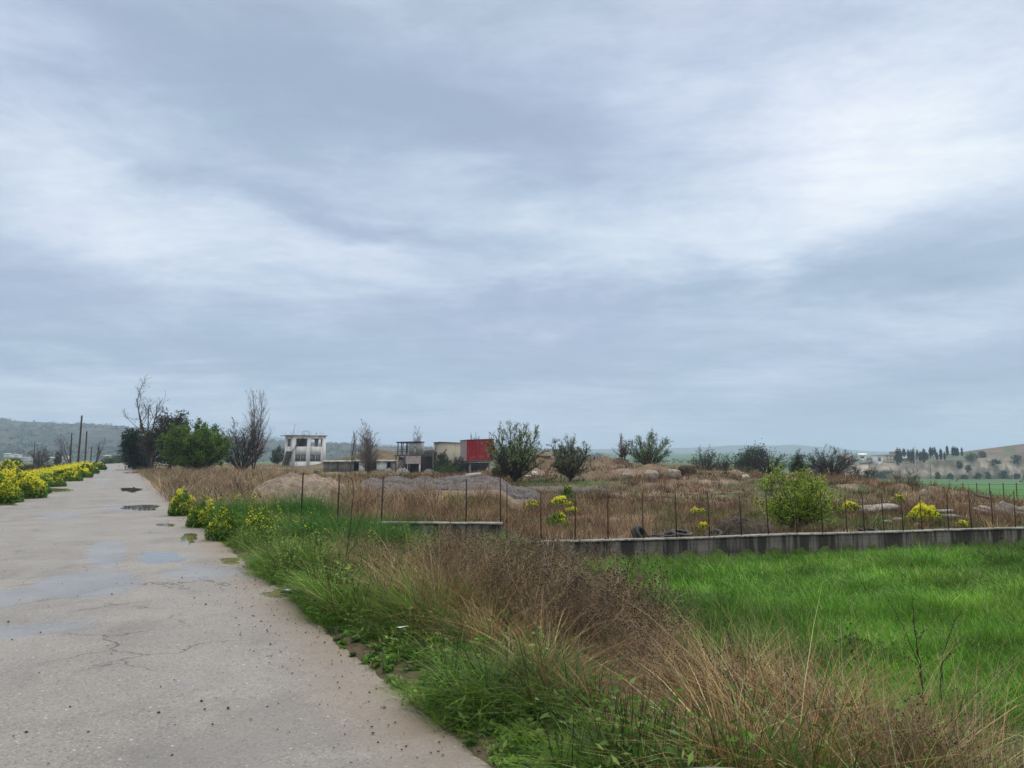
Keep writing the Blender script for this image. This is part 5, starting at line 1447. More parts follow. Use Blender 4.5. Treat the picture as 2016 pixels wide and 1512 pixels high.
slab('leaning broken slab on the left side of the pile', 919, 940, 48.8, .8, .6, .11, .9, -.45, .2)
slab('long pale slab edge lying along the rusty ridge', 1722, 1000, 30.5, 1.9, .7, .10, .25, -.06, .15)
slab('thin slab jutting out behind the largest mustard clump', 1868, 1016, 28.5, .75, .5, .07, .2, .04, .1)
slab('second thin slab under the jutting one', 1856, 1006, 29.2, .6, .4, .07, -.2, -.05, .1)
slab('flat pale slab below the tan pointed boulder', 1938, 1008, 29.3, .95, .6, .08, .35, .22, .15)
slab('dark slab lying under the lichened boulder', 2012, 1012, 29.4, 1.0, .6, .10, -.2, .18, .1)
slab('dark sheet propped on the bank at the field edge', 1938, 978, 41, 1.25, .8, .06, .3, .12, .25, 'darksoil')

M['rubber'] = pmat('old tyre rubber', (.014, .015, .017), (.028, .029, .032), 9, .7, .35, .3, .005)
def tyre(label, u, Y, rad_, wid, rot, dz):
    x, y, z = spot(u, Y)
    w = wid / 2; r = rad_
    prof = [(r * .56, -w * .75), (r * .62, -w), (r * .82, -w * 1.05), (r * .95, -w * .95), (r, -w * .72)]
    for i in range(4):
        a = -w * .72 + i * w * .36
        prof += [(r, a + w * .05), (r, a + w * .27), (r * .965, a + w * .29), (r * .965, a + w * .34)]
    prof += [(r, w * .72), (r * .95, w * .95), (r * .82, w * 1.05), (r * .62, w), (r * .56, w * .75), (r * .60, w * .5), (r * .88, w * .4), (r * .88, -w * .4), (r * .60, -w * .5), (r * .56, -w * .75)]
    mb = MB(); mb.lathe((0, 0, 0), prof, 40)
    o = mb.build('tyre', M['rubber'], None, True); o.location = (float(x), float(y), float(z + dz)); o.rotation_euler = rot
    return tag(o, label, 'tyre', 'old tyres dumped behind the wall')
tyre('old tyre standing tilted on its tread behind the wall', 1258, wall_y(1258) + .75, .28, .22, (1.0, 0, .95), .11)
tyre('flat lying tyre just right of the standing tyre', 1289, wall_y(1289) + .65, .24, .20, (.1, .05, 0), .02)
tyre('lying tyre in the middle of the dumped row', 1316, wall_y(1316) + .7, .27, .22, (.12, -.1, 0), .03)
tyre('bigger lying tyre overlapping the middle one', 1338, wall_y(1338) + .85, .33, .24, (.16, .10, 0), .05)
tyre('tyre leaning on the dark soil pile', 1402, wall_y(1402) + .6, .27, .2, (.3, -.35, .2), .05)
tyre('half buried tyre below the bare brown shrub', 1706, wall_y(1706) + .7, .30, .22, (.15, .05, 0), .03)
tyre('half buried tyre below the largest mustard clump', 1852, wall_y(1852) + .7, .30, .22, (.1, -.08, 0), -.02)

# ------------------------------------------------------------------ poles
M['polewood'] = pmat('pole timber', (.085, .062, .05), (.050, .038, .032), 5, .9, .15, .3, .01, (3, 3, .3))
M['pale'] = pmat('pale ceramic', (.55, .54, .50), (.45, .44, .42), 8, .4, .4)
def pole(label, u, Y, vt, rad_, lean=0, pins=True):
    x, y, z = spot(u, Y); h = at(u, vt, Y)[2] - z
    root = thing('utility_pole', label, 'pole', (x, y, z), 0, 'old wooden poles by the road')
    mb = MB(); k = np.linspace(-.3, h, 8); cx_ = lean * k / h
    P_ = np.column_stack([cx_, 0 * k, k]); rr = np.linspace(rad_, rad_ * .72, 8)
    mb.tubes(P_[:-1], P_[1:], rr[:-1], rr[1:], 10); mb.build('shaft', M['polewood'], root, True)
    if pins:
        for i in range(3):
            ib = MB(); zc = h - .35 - i * .35; xx = -.13 if i % 2 == 0 else .13
            ib.bar((lean * zc / h, 0, zc - .05), (lean * zc / h + xx * 1.3, 0, zc), .03)
            ib.lathe((lean * zc / h + xx * 1.3, 0, zc), [(.0, .16), (.05, .15), (.06, .08), (.045, .05), (.065, .0), (.0, -.01)], 8)
            ib.build('insulator', M['pale'], root)
pole('tallest wooden pole standing between the mustard and the field', 152.5, 122, 818, .16, .25)
pole('shorter wooden pole left of the tallest pole', 137.5, 150, 853, .16, 0)
pole('wooden pole right of the tallest pole', 166.5, 148, 849, .16, .05)
pole('stubby dark post right of the pole group', 177.5, 160, 879, .14, .1, False)
pole('thin far pole in the plain left of the pole group', 119.5, 225, 870, .12, 0)
pole('thin pole in front of the rounded bare grey tree', 65.5, 150, 868, .09, 0)
def tall_mast(label, u, Yb, vb, vt, rad_, mat):
    b = at(u, vb, Yb); h = at(u, vt, Yb)[2] - b[2]
    root = thing('lamp_mast', label, 'pole', b)
    mb = MB(); mb.tubes([[0, 0, -1]], [[0, 0, h]], rad_, rad_ * .6, 6); mb.build('shaft', M[mat], root, True)
    mb = MB(); mb.bar((-.6, 0, h), (.6, 0, h + .1), .3, .15); mb.build('lamp_head', M[mat], root)
tall_mast('white mast among the cypresses on the quarry rim', 1802, 507, 911, 880, .28, 'pale')
tall_mast('pale pole at the foot of the quarried slope', 1995, 470, 944, 905, .16, 'pale')
tall_mast('grey pole before the tan cliff face', 1833, 474, 940, 913, .16, 'polewood')

# ------------------------------------------------------------------ litter and dry stalks by the road
M['plastic'] = pmat('dirty white plastic', (.66, .66, .62), (.5, .49, .45), 9, .45, .4)
M['black'] = pmat('black rubber sole', (.02, .02, .022), (.035, .035, .038), 9, .6, .4)
M['paper'] = pmat('wet paper', (.68, .68, .68), (.55, .55, .53), 12, .7, .3)
x, y, z = ground_hit(421, 1060)
root = thing('plastic_bottle', 'crumpled white plastic bottle lying at the grass edge', 'bottle', (x, y, .07), .5)
mb = MB(); mb.lathe((0, 0, 0), [(0, -.13), (.042, -.13), (.05, -.10), (.045, -.02), (.052, .03), (.05, .08), (.022, .12), (.018, .15)], 14)
b_ = mb.build('body', M['plastic'], root, True); b_.rotation_euler = (0, math.radians(82), 0); b_.scale = (.8, 1, 1)
mb = MB(); mb.lathe((0, 0, .165), [(0, .015), (.022, .015), (.022, -.012), (0, -.012)], 12); c_ = mb.build('cap', M['pale'], root); c_.rotation_euler = (0, math.radians(82), 0)
x, y, z = ground_hit(561, 1172)
root = thing('lost_shoe', 'crushed black shoe with white lining in the muddy puddle', 'shoe', (x, y, .02), 2.6)
n = 12; rows = []
for i, f_ in enumerate(np.linspace(0, 1, n)):
    w_ = .030 * (math.sin(math.pi * min(f_ * .85 + .1, 1)) ** .6); hh = .055 * (1 - .55 * f_) * (math.sin(math.pi * (f_ * .9 + .07)) ** .4)
    a = np.linspace(0, math.pi, 9)
    rows.append(np.column_stack([np.full(9, f_ * .17 - .085), np.cos(a) * w_, np.sin(a) * hh + .004]))
mb = MB(); mb.grid(np.array(rows)); mb.build('upper', M['black'], root, True)
mb = MB(); mb.hexa([(-.09, -.02, .035), (-.02, -.028, .045), (-.02, .028, .045), (-.09, .02, .035), (-.10, -.012, .055), (-.03, -.022, .058), (-.03, .022, .058), (-.10, .012, .055)]); mb.build('lining', M['plastic'], root)
def scrap(label, u, v, s_, dz=.03, seed=1):
    x, y, z = ground_hit(u, v)
    xs = np.linspace(-1, 1, 7); Xg, Yg = np.meshgrid(xs, xs, indexing='ij')
    V = np.stack([Xg * s_, Yg * s_ * .7, .35 * s_ * (fbm(Xg * 1.5 + seed, Yg * 1.5, 3, seed))], 2)
    V2 = V[:, ::-1].copy(); V2[..., 2] -= .004
    mb = MB(); mb.grid(V); mb.grid(V2)
    o = mb.build('paper_scrap', M['paper']); o.location = (x, y, max(z, 0) + dz); o.rotation_euler = (.1, .15, seed)
    tag(o, label, 'litter')
scrap('flat white paper scrap on the asphalt by the grass edge', 636, 1219, .045, .012, 2)
scrap('crumpled white tissue caught in the verge grass', 792, 1268, .05, .14, 3)
scrap('small white scrap lying further up the road edge', 428, 1050, .05, .02, 5)
def stalk(label, lines, u0, v0, rad_=.007, buds=30):
    x, y, z = ground_hit(u0, v0)
    root_o = np.array([x, y, z])
    mb = MB()
    for li, ln in enumerate(lines):
        P_ = np.array([at(u, v, y) for i, (u, v) in enumerate(ln)]) - root_o
        if li == 0: P_[0, 2] = min(P_[0, 2], -.05)
        f = np.linspace(0, len(P_) - 1, len(P_) * 4)
        Q_ = np.stack([np.interp(f, np.arange(len(P_)), P_[:, c]) for c in range(3)], 1)
        Q_[1:-1] = (Q_[:-2] + Q_[1:-1] * 2 + Q_[2:]) / 4 + R.normal(0, .004, Q_[1:-1].shape)
        rr = np.linspace(rad_, rad_ * .4, len(Q_)) * (1 if li == 0 else .7)
        mb.tubes(Q_[:-1], Q_[1:], rr[:-1], rr[1:], 6, (.05, .040, .034))
        if li: mb.tubes(Q_[:1] - [0, 0, .2], Q_[:1], rad_ * .6, rad_ * .6, 5, (.05, .040, .034))
        k = R.integers(len(Q_) // 3, len(Q_), buds // len(lines) + 2)
        leaf_quads(mb, Q_[k] + R.normal(0, .012, (len(k), 3)), .012, np.tile((.045, .036, .03), (len(k), 1)), 0, .7)
    o = mb.build('dry_stalk', M['twig']); o.location = (x, y, z)
    tag(o, label, 'dry plant')
stalk('tall hooked dark stalk rising from the lush verge grass', [[(675, 1138), (678, 1110), (684, 1075), (690, 1035), (694, 990), (695, 950), (690, 941), (681, 937)], [(684, 1078), (700, 1045), (715, 1010), (722, 985)], [(686, 1090), (705, 1060)]], 675, 1150, .008)
stalk('dark branching stalk among the wheat at the right', [[(1822, 1400), (1815, 1330), (1806, 1275), (1801, 1235), (1797, 1195), (1795, 1172)], [(1812, 1315), (1790, 1262), (1772, 1221), (1749, 1182)], [(1815, 1340), (1800, 1300), (1770, 1290)], [(1804, 1260), (1822, 1240)]], 1825, 1440, .007)
stalk('pale forked stalk right of the dark branching one', [[(1850, 1400), (1852, 1340), (1854, 1306), (1862, 1270), (1872, 1242), (1880, 1222), (1890, 1205)], [(1854, 1306), (1868, 1290), (1884, 1262)]], 1852, 1440, .006)
stalk('straight dark stalk between the straw tufts', [[(1456, 1400), (1450, 1350), (1443, 1305), (1437, 1262), (1434, 1245)]], 1456, 1440, .006)
stalk('short dark stalk leaning in the right hand weeds', [[(1576, 1470), (1572, 1420), (1568, 1375), (1570, 1345)]], 1577, 1490, .006)
# fallen branches by the far road edge
x, y, z = spot(283, 88)
mb = MB(); n = 90
a = R.uniform(0, 6.28, n); c_ = np.column_stack([R.uniform(-1.5, 1.5, n), R.uniform(-1.5, 1.5, n), np.abs(R.normal(0, .16, n))])
dv_ = np.column_stack([np.cos(a), np.sin(a), R.normal(.05, .15, n)]) * R.uniform(.4, 1.4, (n, 1))
mb.tubes(c_ - dv_ / 2, c_ + dv_ / 2, .03, .012, 4, pick(n, [(.20, .12, .085), (.14, .09, .07), (.25, .17, .12)]))
o = mb.build('branch_pile', M['twig']); o.location = (x, y, z); tag(o, 'heap of fallen reddish branches on the road edge under the evergreens', 'branches')

# rubble lying at the feet of the ruins
for nm, lab, u, w, h, Y, mt, sd in [('rubble_pile', 'grey rubble pile at the foot of the steel frame tower', 792, 26, 10, 137, 'slab', 71), ('rubble_pile', 'brown rubble in front of the collapsed lean-to', 845, 24, 8, 138, 'greyrock', 73), ('rubble_pile', 'pale rubble beside the doorway of the low shed', 765, 14, 7, 147, 'slab', 75), ('rubble_pile', 'dark rubble under the red hopper', 948, 30, 7, 130, 'darksoil', 77)]:
    x, y, z = spot(u, Y)
    mound(nm, lab, 'rubble', (x, y, z - .05), w * Y / F / 2, w * Y / F / 2.4, h * Y / F, M[mt], sd, .9, None, .7, 26, 50, fine=.35)
# ------------------------------------------------------------------ buildings
def wall_holes(mb, axis, p0, off, length, z0, z1, th, holes):
    """solid wall with rectangular openings; axis 'x' or 'y'; starts at p0 along the axis, lies at off .. off + th"""
    xs = sorted({0, length, *[h[0] for h in holes], *[h[1] for h in holes]})
    for a, b in zip(xs[:-1], xs[1:]):
        zs = sorted([(h[2], h[3]) for h in holes if h[0] <= a + 1e-6 and h[1] >= b - 1e-6])
        z = z0
        for c, d in zs + [(z1, z1)]:
            if c > z + 1e-6:
                if axis == 'x': mb.box(p0 + a, p0 + b, off, off + th, z, c)
                else: mb.box(off, off + th, p0 + a, p0 + b, z, c)
            z = max(z, d)

def grimy(name, base, dirt, amount=.5, low=1.2):
    m, T, out = new_mat(name)
    co = T.node('ShaderNodeTexCoord').outputs['Object']
    sv = T.mapping(co, (1, 1, .18))
    n1 = T.noise(sv, 1.7, 6, .65); n2 = T.noise(co, .9, 5, .6); n3 = T.noise(co, 7, 4, .6)
    c = T.mix(T.m('MULTIPLY', T.rng(n1, .48, .72), amount), base, dirt)
    c = T.mix(T.m('MULTIPLY', T.rng(n2, .52, .7), amount * .8), c, dirt)
    sp = T.node('ShaderNodeSeparateXYZ'); T.l.new(co, sp.inputs[0])
    foot = T.m('MULTIPLY', T.rng(sp.outputs[2], low, 0.0), T.rng(n3, .4, .65))     # splashed dirt at the foot
    c = T.mix(T.m('MULTIPLY', foot, .7), c, dirt)
    principled(T, out, c, .9, .2, n3, .25, .02)
    return m
M['white'] = grimy('stained white render', (.78, .765, .73), (.42, .375, .32), .32, .9)
M['inner'] = pmat('bare inner plaster', (.36, .345, .325), (.27, .26, .245), 1.5, .9)
M['roofslab'] = pmat('weathered roof slab', (.52, .49, .45), (.28, .25, .22), 2, .9)
M['brownconc'] = grimy('brown stained wall', (.21, .185, .155), (.085, .072, .06), .8, .5)
M['beige'] = grimy('beige weathered concrete', (.47, .42, .33), (.25, .215, .165), .8, .5)
M['greyconc'] = grimy('grey weathered concrete', (.30, .295, .28), (.15, .145, .135), .7, .4)
M['steel'] = pmat('dark weathered steel', (.065, .06, .06), (.10, .085, .075), 4, .7, .4)
M['glass'] = pmat('dull broken glass', (.16, .185, .20), (.07, .085, .09), 1.3, .25, .5, .02)
M['redbrown'] = pmat('red brown shutter', (.16, .085, .07), (.11, .06, .05), 3, .8)
M['void'] = pmat('near black interior', (.030, .028, .027), (.045, .042, .04), 2, .95)  # near-black colour for the back walls behind the open doorways
M['redpaint'] = grimy('faded red paint', (.34, .018, .026), (.36, .19, .175), .55, 2.4)
M['greypaint'] = grimy('faded pink grey paint', (.37, .31, .32), (.24, .19, .19), .6, .5)
M['pinksheet'] = grimy('rust stained pale sheet', (.44, .37, .36), (.26, .11, .10), .75, .2)

# white two storey building
Yb = 165.0
x, y, z = spot(575.4, Yb, 915)
zb = at(600, 922.5, Yb)[2]
root = thing('white_building', 'abandoned white two storey building with open upper windows and outside stair', 'building', (x, y, zb), math.radians(32))
Wd, Lg, Ht = 7.25, 6.0, 7.0
wh = MB()
FW = [(.52, 3.0, 1.42, 3.0), (3.75, 6.25, 1.42, 3.0), (.72, 3.1, 4.72, 6.38), (3.9, 6.4, 4.72, 6.38)]
wall_holes(wh, 'x', 0, 0, Wd, -.4, Ht, .22, FW)
wall_holes(wh, 'x', 0, Lg - .22, Wd, -.4, Ht, .22, [(4.6, 6.6, 4.72, 6.38), (1.0, 3.0, 1.42, 3.0)])
wall_holes(wh, 'y', .222, 0, Lg - .444, -.4, Ht, .22, [(1.3, 3.9, 4.72, 6.38), (.5, 1.5, 1.4, 3.0)])
wall_holes(wh, 'y', .222, Wd - .22, Lg - .444, -.4, Ht, .22, [(2.6, 4.6, 4.72, 6.38)])
wh.build('wall', M['white'], root)
fl = MB(); fl.box(.222, Wd - .222, .222, Lg - .222, 3.35, 3.55); fl.box(3.35, 3.5, .222, Lg * .8, 3.552, Ht - .002); fl.box(.222, 3.348, Lg * .62, Lg * .62 + .12, 3.552, Ht - .002); fl.build('floor', M['inner'], root)
rf = MB(); rf.box(-1.0, Wd + .25, -.3, Lg + .3, Ht + .003, Ht + .20); rf.build('roof', M['roofslab'], root)
for a, b, zlo, zhi in FW[:2]:
    fr = MB()
    for xx in (a, (a + b) / 2 - .04, b - .08): fr.box(xx + .002, xx + .078, .08, .14, zlo + .002, zhi - .002)
    fr.box(a + .08, b - .08, .083, .137, zhi - .08, zhi - .003); fr.box(a + .08, b - .08, .083, .137, zlo + .003, zlo + .07)
    w_ = fr.build('window', M['white'], root)
    pn = MB(); pn.box((a + b) / 2 + .04, b - .08, .10, .11, zlo + .07, zhi - .08); pn.build('pane', M['glass'], w_)
    sh = MB(); sh.box(a + .95, (a + b) / 2 - .045, .10, .13, zlo + .075, zhi - .085); sh.build('shutter', M['redbrown'], w_)
    p2 = MB(); p2.box(a + .081, a + .94, .103, .112, zlo + .07, zhi - .08); p2.build('pane', M['glass'], w_)
stb = MB()      # outside stair along the left face, seen from below
ns = 16
for i in range(ns):
    f0, f1 = i / ns, (i + 1) / ns
    y0, y1 = .25 + f0 * 3.6, .25 + f1 * 3.6
    zt = 3.75 - f0 * 3.75
    stb.box(-1.35, -.06, y0, y1, max(zt - .42, -.3), zt)
stb.box(-1.35, -.06, -.75, .248, 3.55, 3.75)
stb.build('stair', M['greyconc'], root)
rl = MB()
rl.bar((-1.32, .25, 3.75), (-1.32, 3.85, 0.1), .10, .10)
rl.bar((-1.32, 3.85, .0), (-1.9, 3.2, -.2), .05)
rl.build('stair_rail', M['white'], root)
ld = MB()
for o_ in (-.16, .16): ld.bar((-.15 + o_, -.55, 3.75), (2.4 + o_, -.42, 7.3), .07)
for k in range(14):
    f_ = (k + .5) / 14; ld.bar((-.31 + 2.55 * f_, -.55 + .13 * f_, 3.75 + 3.55 * f_), (.01 + 2.55 * f_, -.55 + .13 * f_, 3.75 + 3.55 * f_), .04)
ld.build('ladder', M['steel'], root)
fr = MB()
for xx in (2.35, 3.5):
    for yy in (-.1, .9): fr.bar((xx, yy, Ht + .2), (xx, yy, Ht + 1.05), .05)
for yy in (-.1, .9): fr.bar((2.33, yy, Ht + 1.05), (3.52, yy, Ht + 1.05), .05)
fr.build('roof_rail', M['steel'], root)
an = MB(); an.tubes([[.3, 1.2, Ht + .2]], [[.75, 1.2, Ht + 2.6]], .045, .03, 6); an.build('antenna', M['steel'], root)
for xx, yy, hh in [(-.4, .2, .75), (-.1, 5.6, .7), (.5, .3, .8), (1.1, .25, .85), (1.3, 5.5, .6), (1.9, .3, .8), (4.9, .2, .75), (5.2, .3, .6), (5.6, 5.6, .7), (6.0, .25, .7), (6.4, .2, .65), (6.9, .3, .85), (7.0, 5.7, .8)]:
    rb = MB(); rb.tubes([[xx, yy, Ht + .2]], [[xx + R.normal(0, .05), yy, Ht + .2 + hh]], .02, .02, 4); rb.build('rebar', M['rust'], root)
bd = MB(); bd.box(-.9, Wd * .5, .25, 3.0, -.5, .02); 

# low ruined shed
Ys = 152.0
x, y, z = spot(636, Ys, 925); zb = at(700, 930, Ys)[2]
root = thing('ruined_shed', 'long low ruined shed with dark doorways and a sagging flat roof', 'building', (x, y, zb), math.radians(6))
Lw = (772 - 636) * Ys / F * 1.03
px_ = Ys / F
mb = MB(); wall_holes(mb, 'x', 0, 0, (694 - 636) * px_, -.4, 2.15, .25, [(2.75, 2.95, .1, 1.9)]); mb.build('wall', M['brownconc'], root)
mb = MB(); wall_holes(mb, 'x', (694 - 636) * px_ + .002, .05, Lw - (694 - 636) * px_, -.4, 2.25, .22,
    [(.1, 1.05, -.4, 2.05), (2.25, 4.5, -.4, 2.05), (6.6, 7.3, -.4, 1.95)]); mb.build('wall', M['greyconc'], root)
mb = MB(); mb.box((694 - 636) * px_ + 1.10, (694 - 636) * px_ + 2.2, .02, .048, -.35, 2.2); mb.box((694 - 636) * px_ + 4.6, (694 - 636) * px_ + 6.5, .02, .048, -.35, 2.1); mb.build('panel', M['white'], root)
mb = MB(); mb.box(0, Lw, 4.5, 4.7, -.4, 2.2); mb.box(0, .2, .252, 4.498, -.4, 2.1); mb.box(Lw - .2, Lw, .282, 4.498, -.4, 2.2); mb.build('back_wall', M['void'], root)
rows = []
for xx in np.linspace(-.3, Lw + .3, 40):
    zz = 2.32 + .10 * (fbm(np.array([xx * .5]), np.array([.3]), 3, 4)[0] - .5) * 2 + (.0 if xx > 5.8 else -.10)
    rows.append([[xx, -.45, zz - .14], [xx, -.45, zz], [xx, 4.9, zz + .1], [xx, 4.9, zz - .04], [xx, -.45, zz - .14]])
mb = MB(); mb.grid(np.array(rows)); mb.build('roof', M['roofslab'], root)

# steel frame tower with cabin
Yt = 140.0
x, y, z = spot(779, Yt, 925); zb = at(800, 930, Yt)[2]
root = thing('frame_tower', 'rusty steel frame tower with a grey cabin and a pink sheet panel', 'building', (x, y, zb), math.radians(-4))
k = Yt / F
def zv(v): return at(800, v, Yt)[2] - zb
fb = MB()
for xx in (0.0, 18 * k, 27 * k):
    for yy in (0, 3.2): fb.bar((xx, yy, -.4), (xx, yy, zv(897)), .2 if xx else .16)
for xx in (3 * k, 13 * k, 22 * k):
    for yy in (.1, 3.1): fb.bar((xx, yy, zv(897)), (xx + .1, yy, zv(871)), .15)
for yy in (0, 3.2):
    fb.bar((-.3, yy, zv(897)), (52 * k, yy, zv(896)), .22); fb.bar((.1, yy, zv(871.5)), (50 * k, yy, zv(870)), .2); fb.bar((.1, yy, zv(885)), (24 * k, yy, zv(885)), .07); fb.bar((.1, yy, zv(889)), (24 * k, yy, zv(888.5)), .07)
fb.bar((0, .12, zv(897)), (0, 3.08, zv(897)), .2); fb.bar((27 * k, .12, zv(897)), (27 * k, 3.08, zv(897)), .2); fb.bar((0, 0, 0.2), (18 * k, 0, zv(899)), .1); fb.bar((18 * k, 0, 0.2), (0, 0, zv(899)), .08)
fb.build('frame', M['steel'], root)
rf = MB(); rf.hexa([(.05, -.2, zv(871)), (48 * k, -.2, zv(870)), (48 * k, 3.5, zv(870)), (.05, 3.5, zv(871)), (.05, -.2, zv(870)), (48 * k, -.2, zv(868.6)), (48 * k, 3.5, zv(868.6)), (.05, 3.5, zv(870))]); rf.build('roof', M['steel'], root)
ca = MB()
wall_holes(ca, 'x', 25 * k, .02, 24.5 * k, zv(895), zv(871.5), .14, [(1.0, 1.32, zv(884), zv(875))])
ca.box(25 * k, 49.5 * k, 3.0, 3.14, zv(895), zv(885)); ca.box(49.4 * k - .14, 49.4 * k, .162, 2.998, zv(895), zv(871.5))
ca.build('cabin', M['greyconc'], root)
fl = MB(); fl.box(.1, 50 * k, .15, 3.05, zv(896), zv(895.2)); fl.build('floor', M['steel'], root)
pn = MB()
xs = np.linspace(20 * k, 50 * k, 90); 
Vp = np.array([[[xx, -.12 + .04 * math.sin(xx * 26), zv(897.5)], [xx, -.28 + .04 * math.sin(xx * 26), zv(913)]] for xx in xs])
pn.grid(Vp); Vq = Vp[:, ::-1] + np.array([0, .03, 0]); pn.grid(Vq); pn.build('sheet_panel', M['pinksheet'], root)
bk = MB(); bk.box(19.5 * k, 50 * k, 2.6, 2.75, -.3, zv(898)); bk.box(0, 17 * k, 2.3, 2.5, -.3, zv(900)); bk.build('back_wall', M['void'], root)
rub = MB(); rub.box(5 * k, 14 * k, .5, 2.2, -.3, zv(905)); rub.build('block_pier', M['greyconc'], root)
wp = MB(); wp.box(46 * k, 48.5 * k, -.05, .15, -.2, zv(914)); wp.build('post', M['white'], root)

# collapsed lean-to between tower and hall
Yl = 146.0
x, y, z = spot(829, Yl, 925); zb = at(840, 931, Yl)[2]
root = thing('collapsed_lean_to', 'dark open lean-to with a sloping slab roof between tower and hall', 'building', (x, y, zb), 0)
k = Yl / F
def zv(v): return at(840, v, Yl)[2] - zb
mb = MB(); mb.hexa([(0, 0, zv(891)), (24 * k, 0, zv(890)), (24 * k, 4, zv(890)), (0, 4, zv(891)), (0, 0, zv(889)), (22 * k, 0, zv(881)), (24 * k, 4, zv(879)), (0, 4, zv(887))]); mb.build('roof', M['greyconc'], root)
mb = MB(); mb.box(0, 25 * k, 3.6, 3.8, -.4, zv(891)); mb.build('back_wall', M['void'], root)
mb = MB(); mb.box(.05, 1.2 * k + .1, .2, .5, -.4, zv(891)); mb.box(22 * k, 24 * k, .2, .5, -.4, zv(891)); mb.box(.3, 21.9 * k, .25, .45, zv(899), zv(891.2)); mb.build('post', M['brownconc'], root)

# beige concrete hall
Yc = 150.0
x, y, z = spot(850, Yc, 925); zb = at(880, 931, Yc)[2]
root = thing('concrete_hall', 'windowless beige concrete hall with a flat top beside the red hopper', 'building', (x, y, zb), math.radians(0))
k = Yc / F
def zv(v): return at(880, v, Yc)[2] - zb
mb = MB()
mb.hexa([(0.2, 0, -.4), (15 * k, -.5, -.4), (13 * k, 7, -.4), (0.4, 6, -.4), (3.2 * k, 0.3, zv(872)), (15 * k, -.5, zv(871)), (13 * k, 7, zv(871)), (3.8 * k, 6, zv(872))])
mb.hexa([(15 * k + .002, -.5, -.4), (58 * k, 1.0, -.4), (58 * k, 8, -.4), (13 * k + .002, 7, -.4), (15 * k + .002, -.5, zv(871)), (58 * k, 1.0, zv(872.5)), (58 * k, 8, zv(872.5)), (13 * k + .002, 7, zv(871))])
mb.build('wall', M['beige'], root)
mb = MB(); mb.hexa([(2.8 * k, -.75, zv(872)), (15 * k, -.75, zv(870.9)), (15 * k, 7, zv(870.9)), (3 * k, 6, zv(872)), (2.8 * k, -.75, zv(871)), (15 * k, -.75, zv(869.8)), (15 * k, 7, zv(869.8)), (3 * k, 6, zv(871))])
mb.hexa([(15 * k + .002, -.75, zv(870.9)), (58 * k, .8, zv(872.4)), (58 * k, 8, zv(872.4)), (15 * k + .002, 7.2, zv(870.9)), (15 * k + .002, -.75, zv(869.8)), (58 * k, .8, zv(871.3)), (58 * k, 8, zv(871.3)), (15 * k + .002, 7.2, zv(869.8))])
mb.build('roof', M['steel'], root)

# red sheet metal hopper house on legs
Yr = 134.0
zb = at(930, 933, Yr)[2]
k = Yr / F
x, y, z = spot(918.5, Yr, 900)
root = thing('red_hopper', 'faded red sheet metal hopper house raised on concrete legs', 'building', (x, y, zb), math.radians(14))
def zv(v): return at(930, v, Yr)[2] - zb
def ribbed(p0, p1, z00, z01, z10, z11, n, amp):
    d = np.array(p1) - np.array(p0); Ld = np.linalg.norm(d); d = d / Ld; q = np.array([d[1], -d[0]])
    s_ = np.linspace(0, Ld, n * 6 + 1)
    w_ = amp * np.clip(np.sin(s_ / Ld * n * 2 * math.pi) * 2.2, -1, 1)
    lo = [[p0[0] + d[0] * a + q[0] * b, p0[1] + d[1] * a + q[1] * b, z00 + (z10 - z00) * a / Ld] for a, b in zip(s_, w_)]
    hi = [[l[0], l[1], z01 + (z11 - z01) * a / Ld] for l, a in zip(lo, s_)]
    return np.array([lo, hi]).transpose(1, 0, 2)
Wr, Lr = 53.5 * k / math.cos(math.radians(14)), 6.0
zlo, zhi = zv(907.5), zv(867)
mb = MB(); mb.grid(ribbed((0, 0), (Wr, 0), zlo, zhi, zv(905.5), zv(864.5), 26, .035)); mb.grid(ribbed((Wr, 0), (Wr, Lr), zv(905.5), zv(864.5), zv(905.5), zv(865), 20, .035)); mb.grid(ribbed((Wr, Lr), (0, Lr), zv(905.5), zv(865), zlo, zhi, 20, .035))
mb.build('wall', M['redpaint'], root)
mb = MB(); mb.grid(ribbed((0, Lr), (0, 0), zlo, zhi, zlo, zhi, 18, .035)); mb.build('side_wall', M['greypaint'], root)
mb = MB(); mb.hexa([(-.12, -.12, zhi + .01), (Wr + .12, -.12, zv(864.4)), (Wr + .12, Lr + .12, zv(864.8)), (-.12, Lr + .12, zhi + .01), (-.12, -.12, zhi + .13), (Wr + .12, -.12, zv(863.2)), (Wr + .12, Lr + .12, zv(863.6)), (-.12, Lr + .12, zhi + .13)]); mb.build('roof', M['redbrown'], root)
mb = MB(); mb.box(.1, Wr - .1, .1, Lr - .1, zlo + .02, zlo + .15); mb.bar((-.2, .1, zlo - .12), (Wr, .1, zv(905.5) - .12), .25); mb.bar((-.2, Lr - .1, zlo - .12), (Wr, Lr - .1, zlo - .05), .25); mb.bar((.1, 0, zlo - .35), (.1, Lr, zlo - .35), .2); mb.build('beam', M['steel'], root)
for xx, yy in ((.5, .5), (.5, Lr - .6), (Wr - .9, .5), (Wr - .9, Lr - .6)):
    lg = MB(); lg.box(xx, xx + .38, yy, yy + .38, -.5, zlo - .26); lg.build('leg', M['greyconc'], root)
mb = MB(); mb.hexa([(1.6, 1.5, .6), (3.6, 1.5, .6), (3.6, 3.5, .6), (1.6, 3.5, .6), (.9, .8, zlo - .3), (4.6, .8, zlo - .3), (4.6, 4.6, zlo - .3), (.9, 4.6, zlo - .3)]); mb.build('chute', M['steel'], root)
mb = MB(); mb.box(.05, Wr - .2, Lr - .3, Lr - .2, -.4, zlo - .4); mb.build('back_wall', M['brownconc'], root)

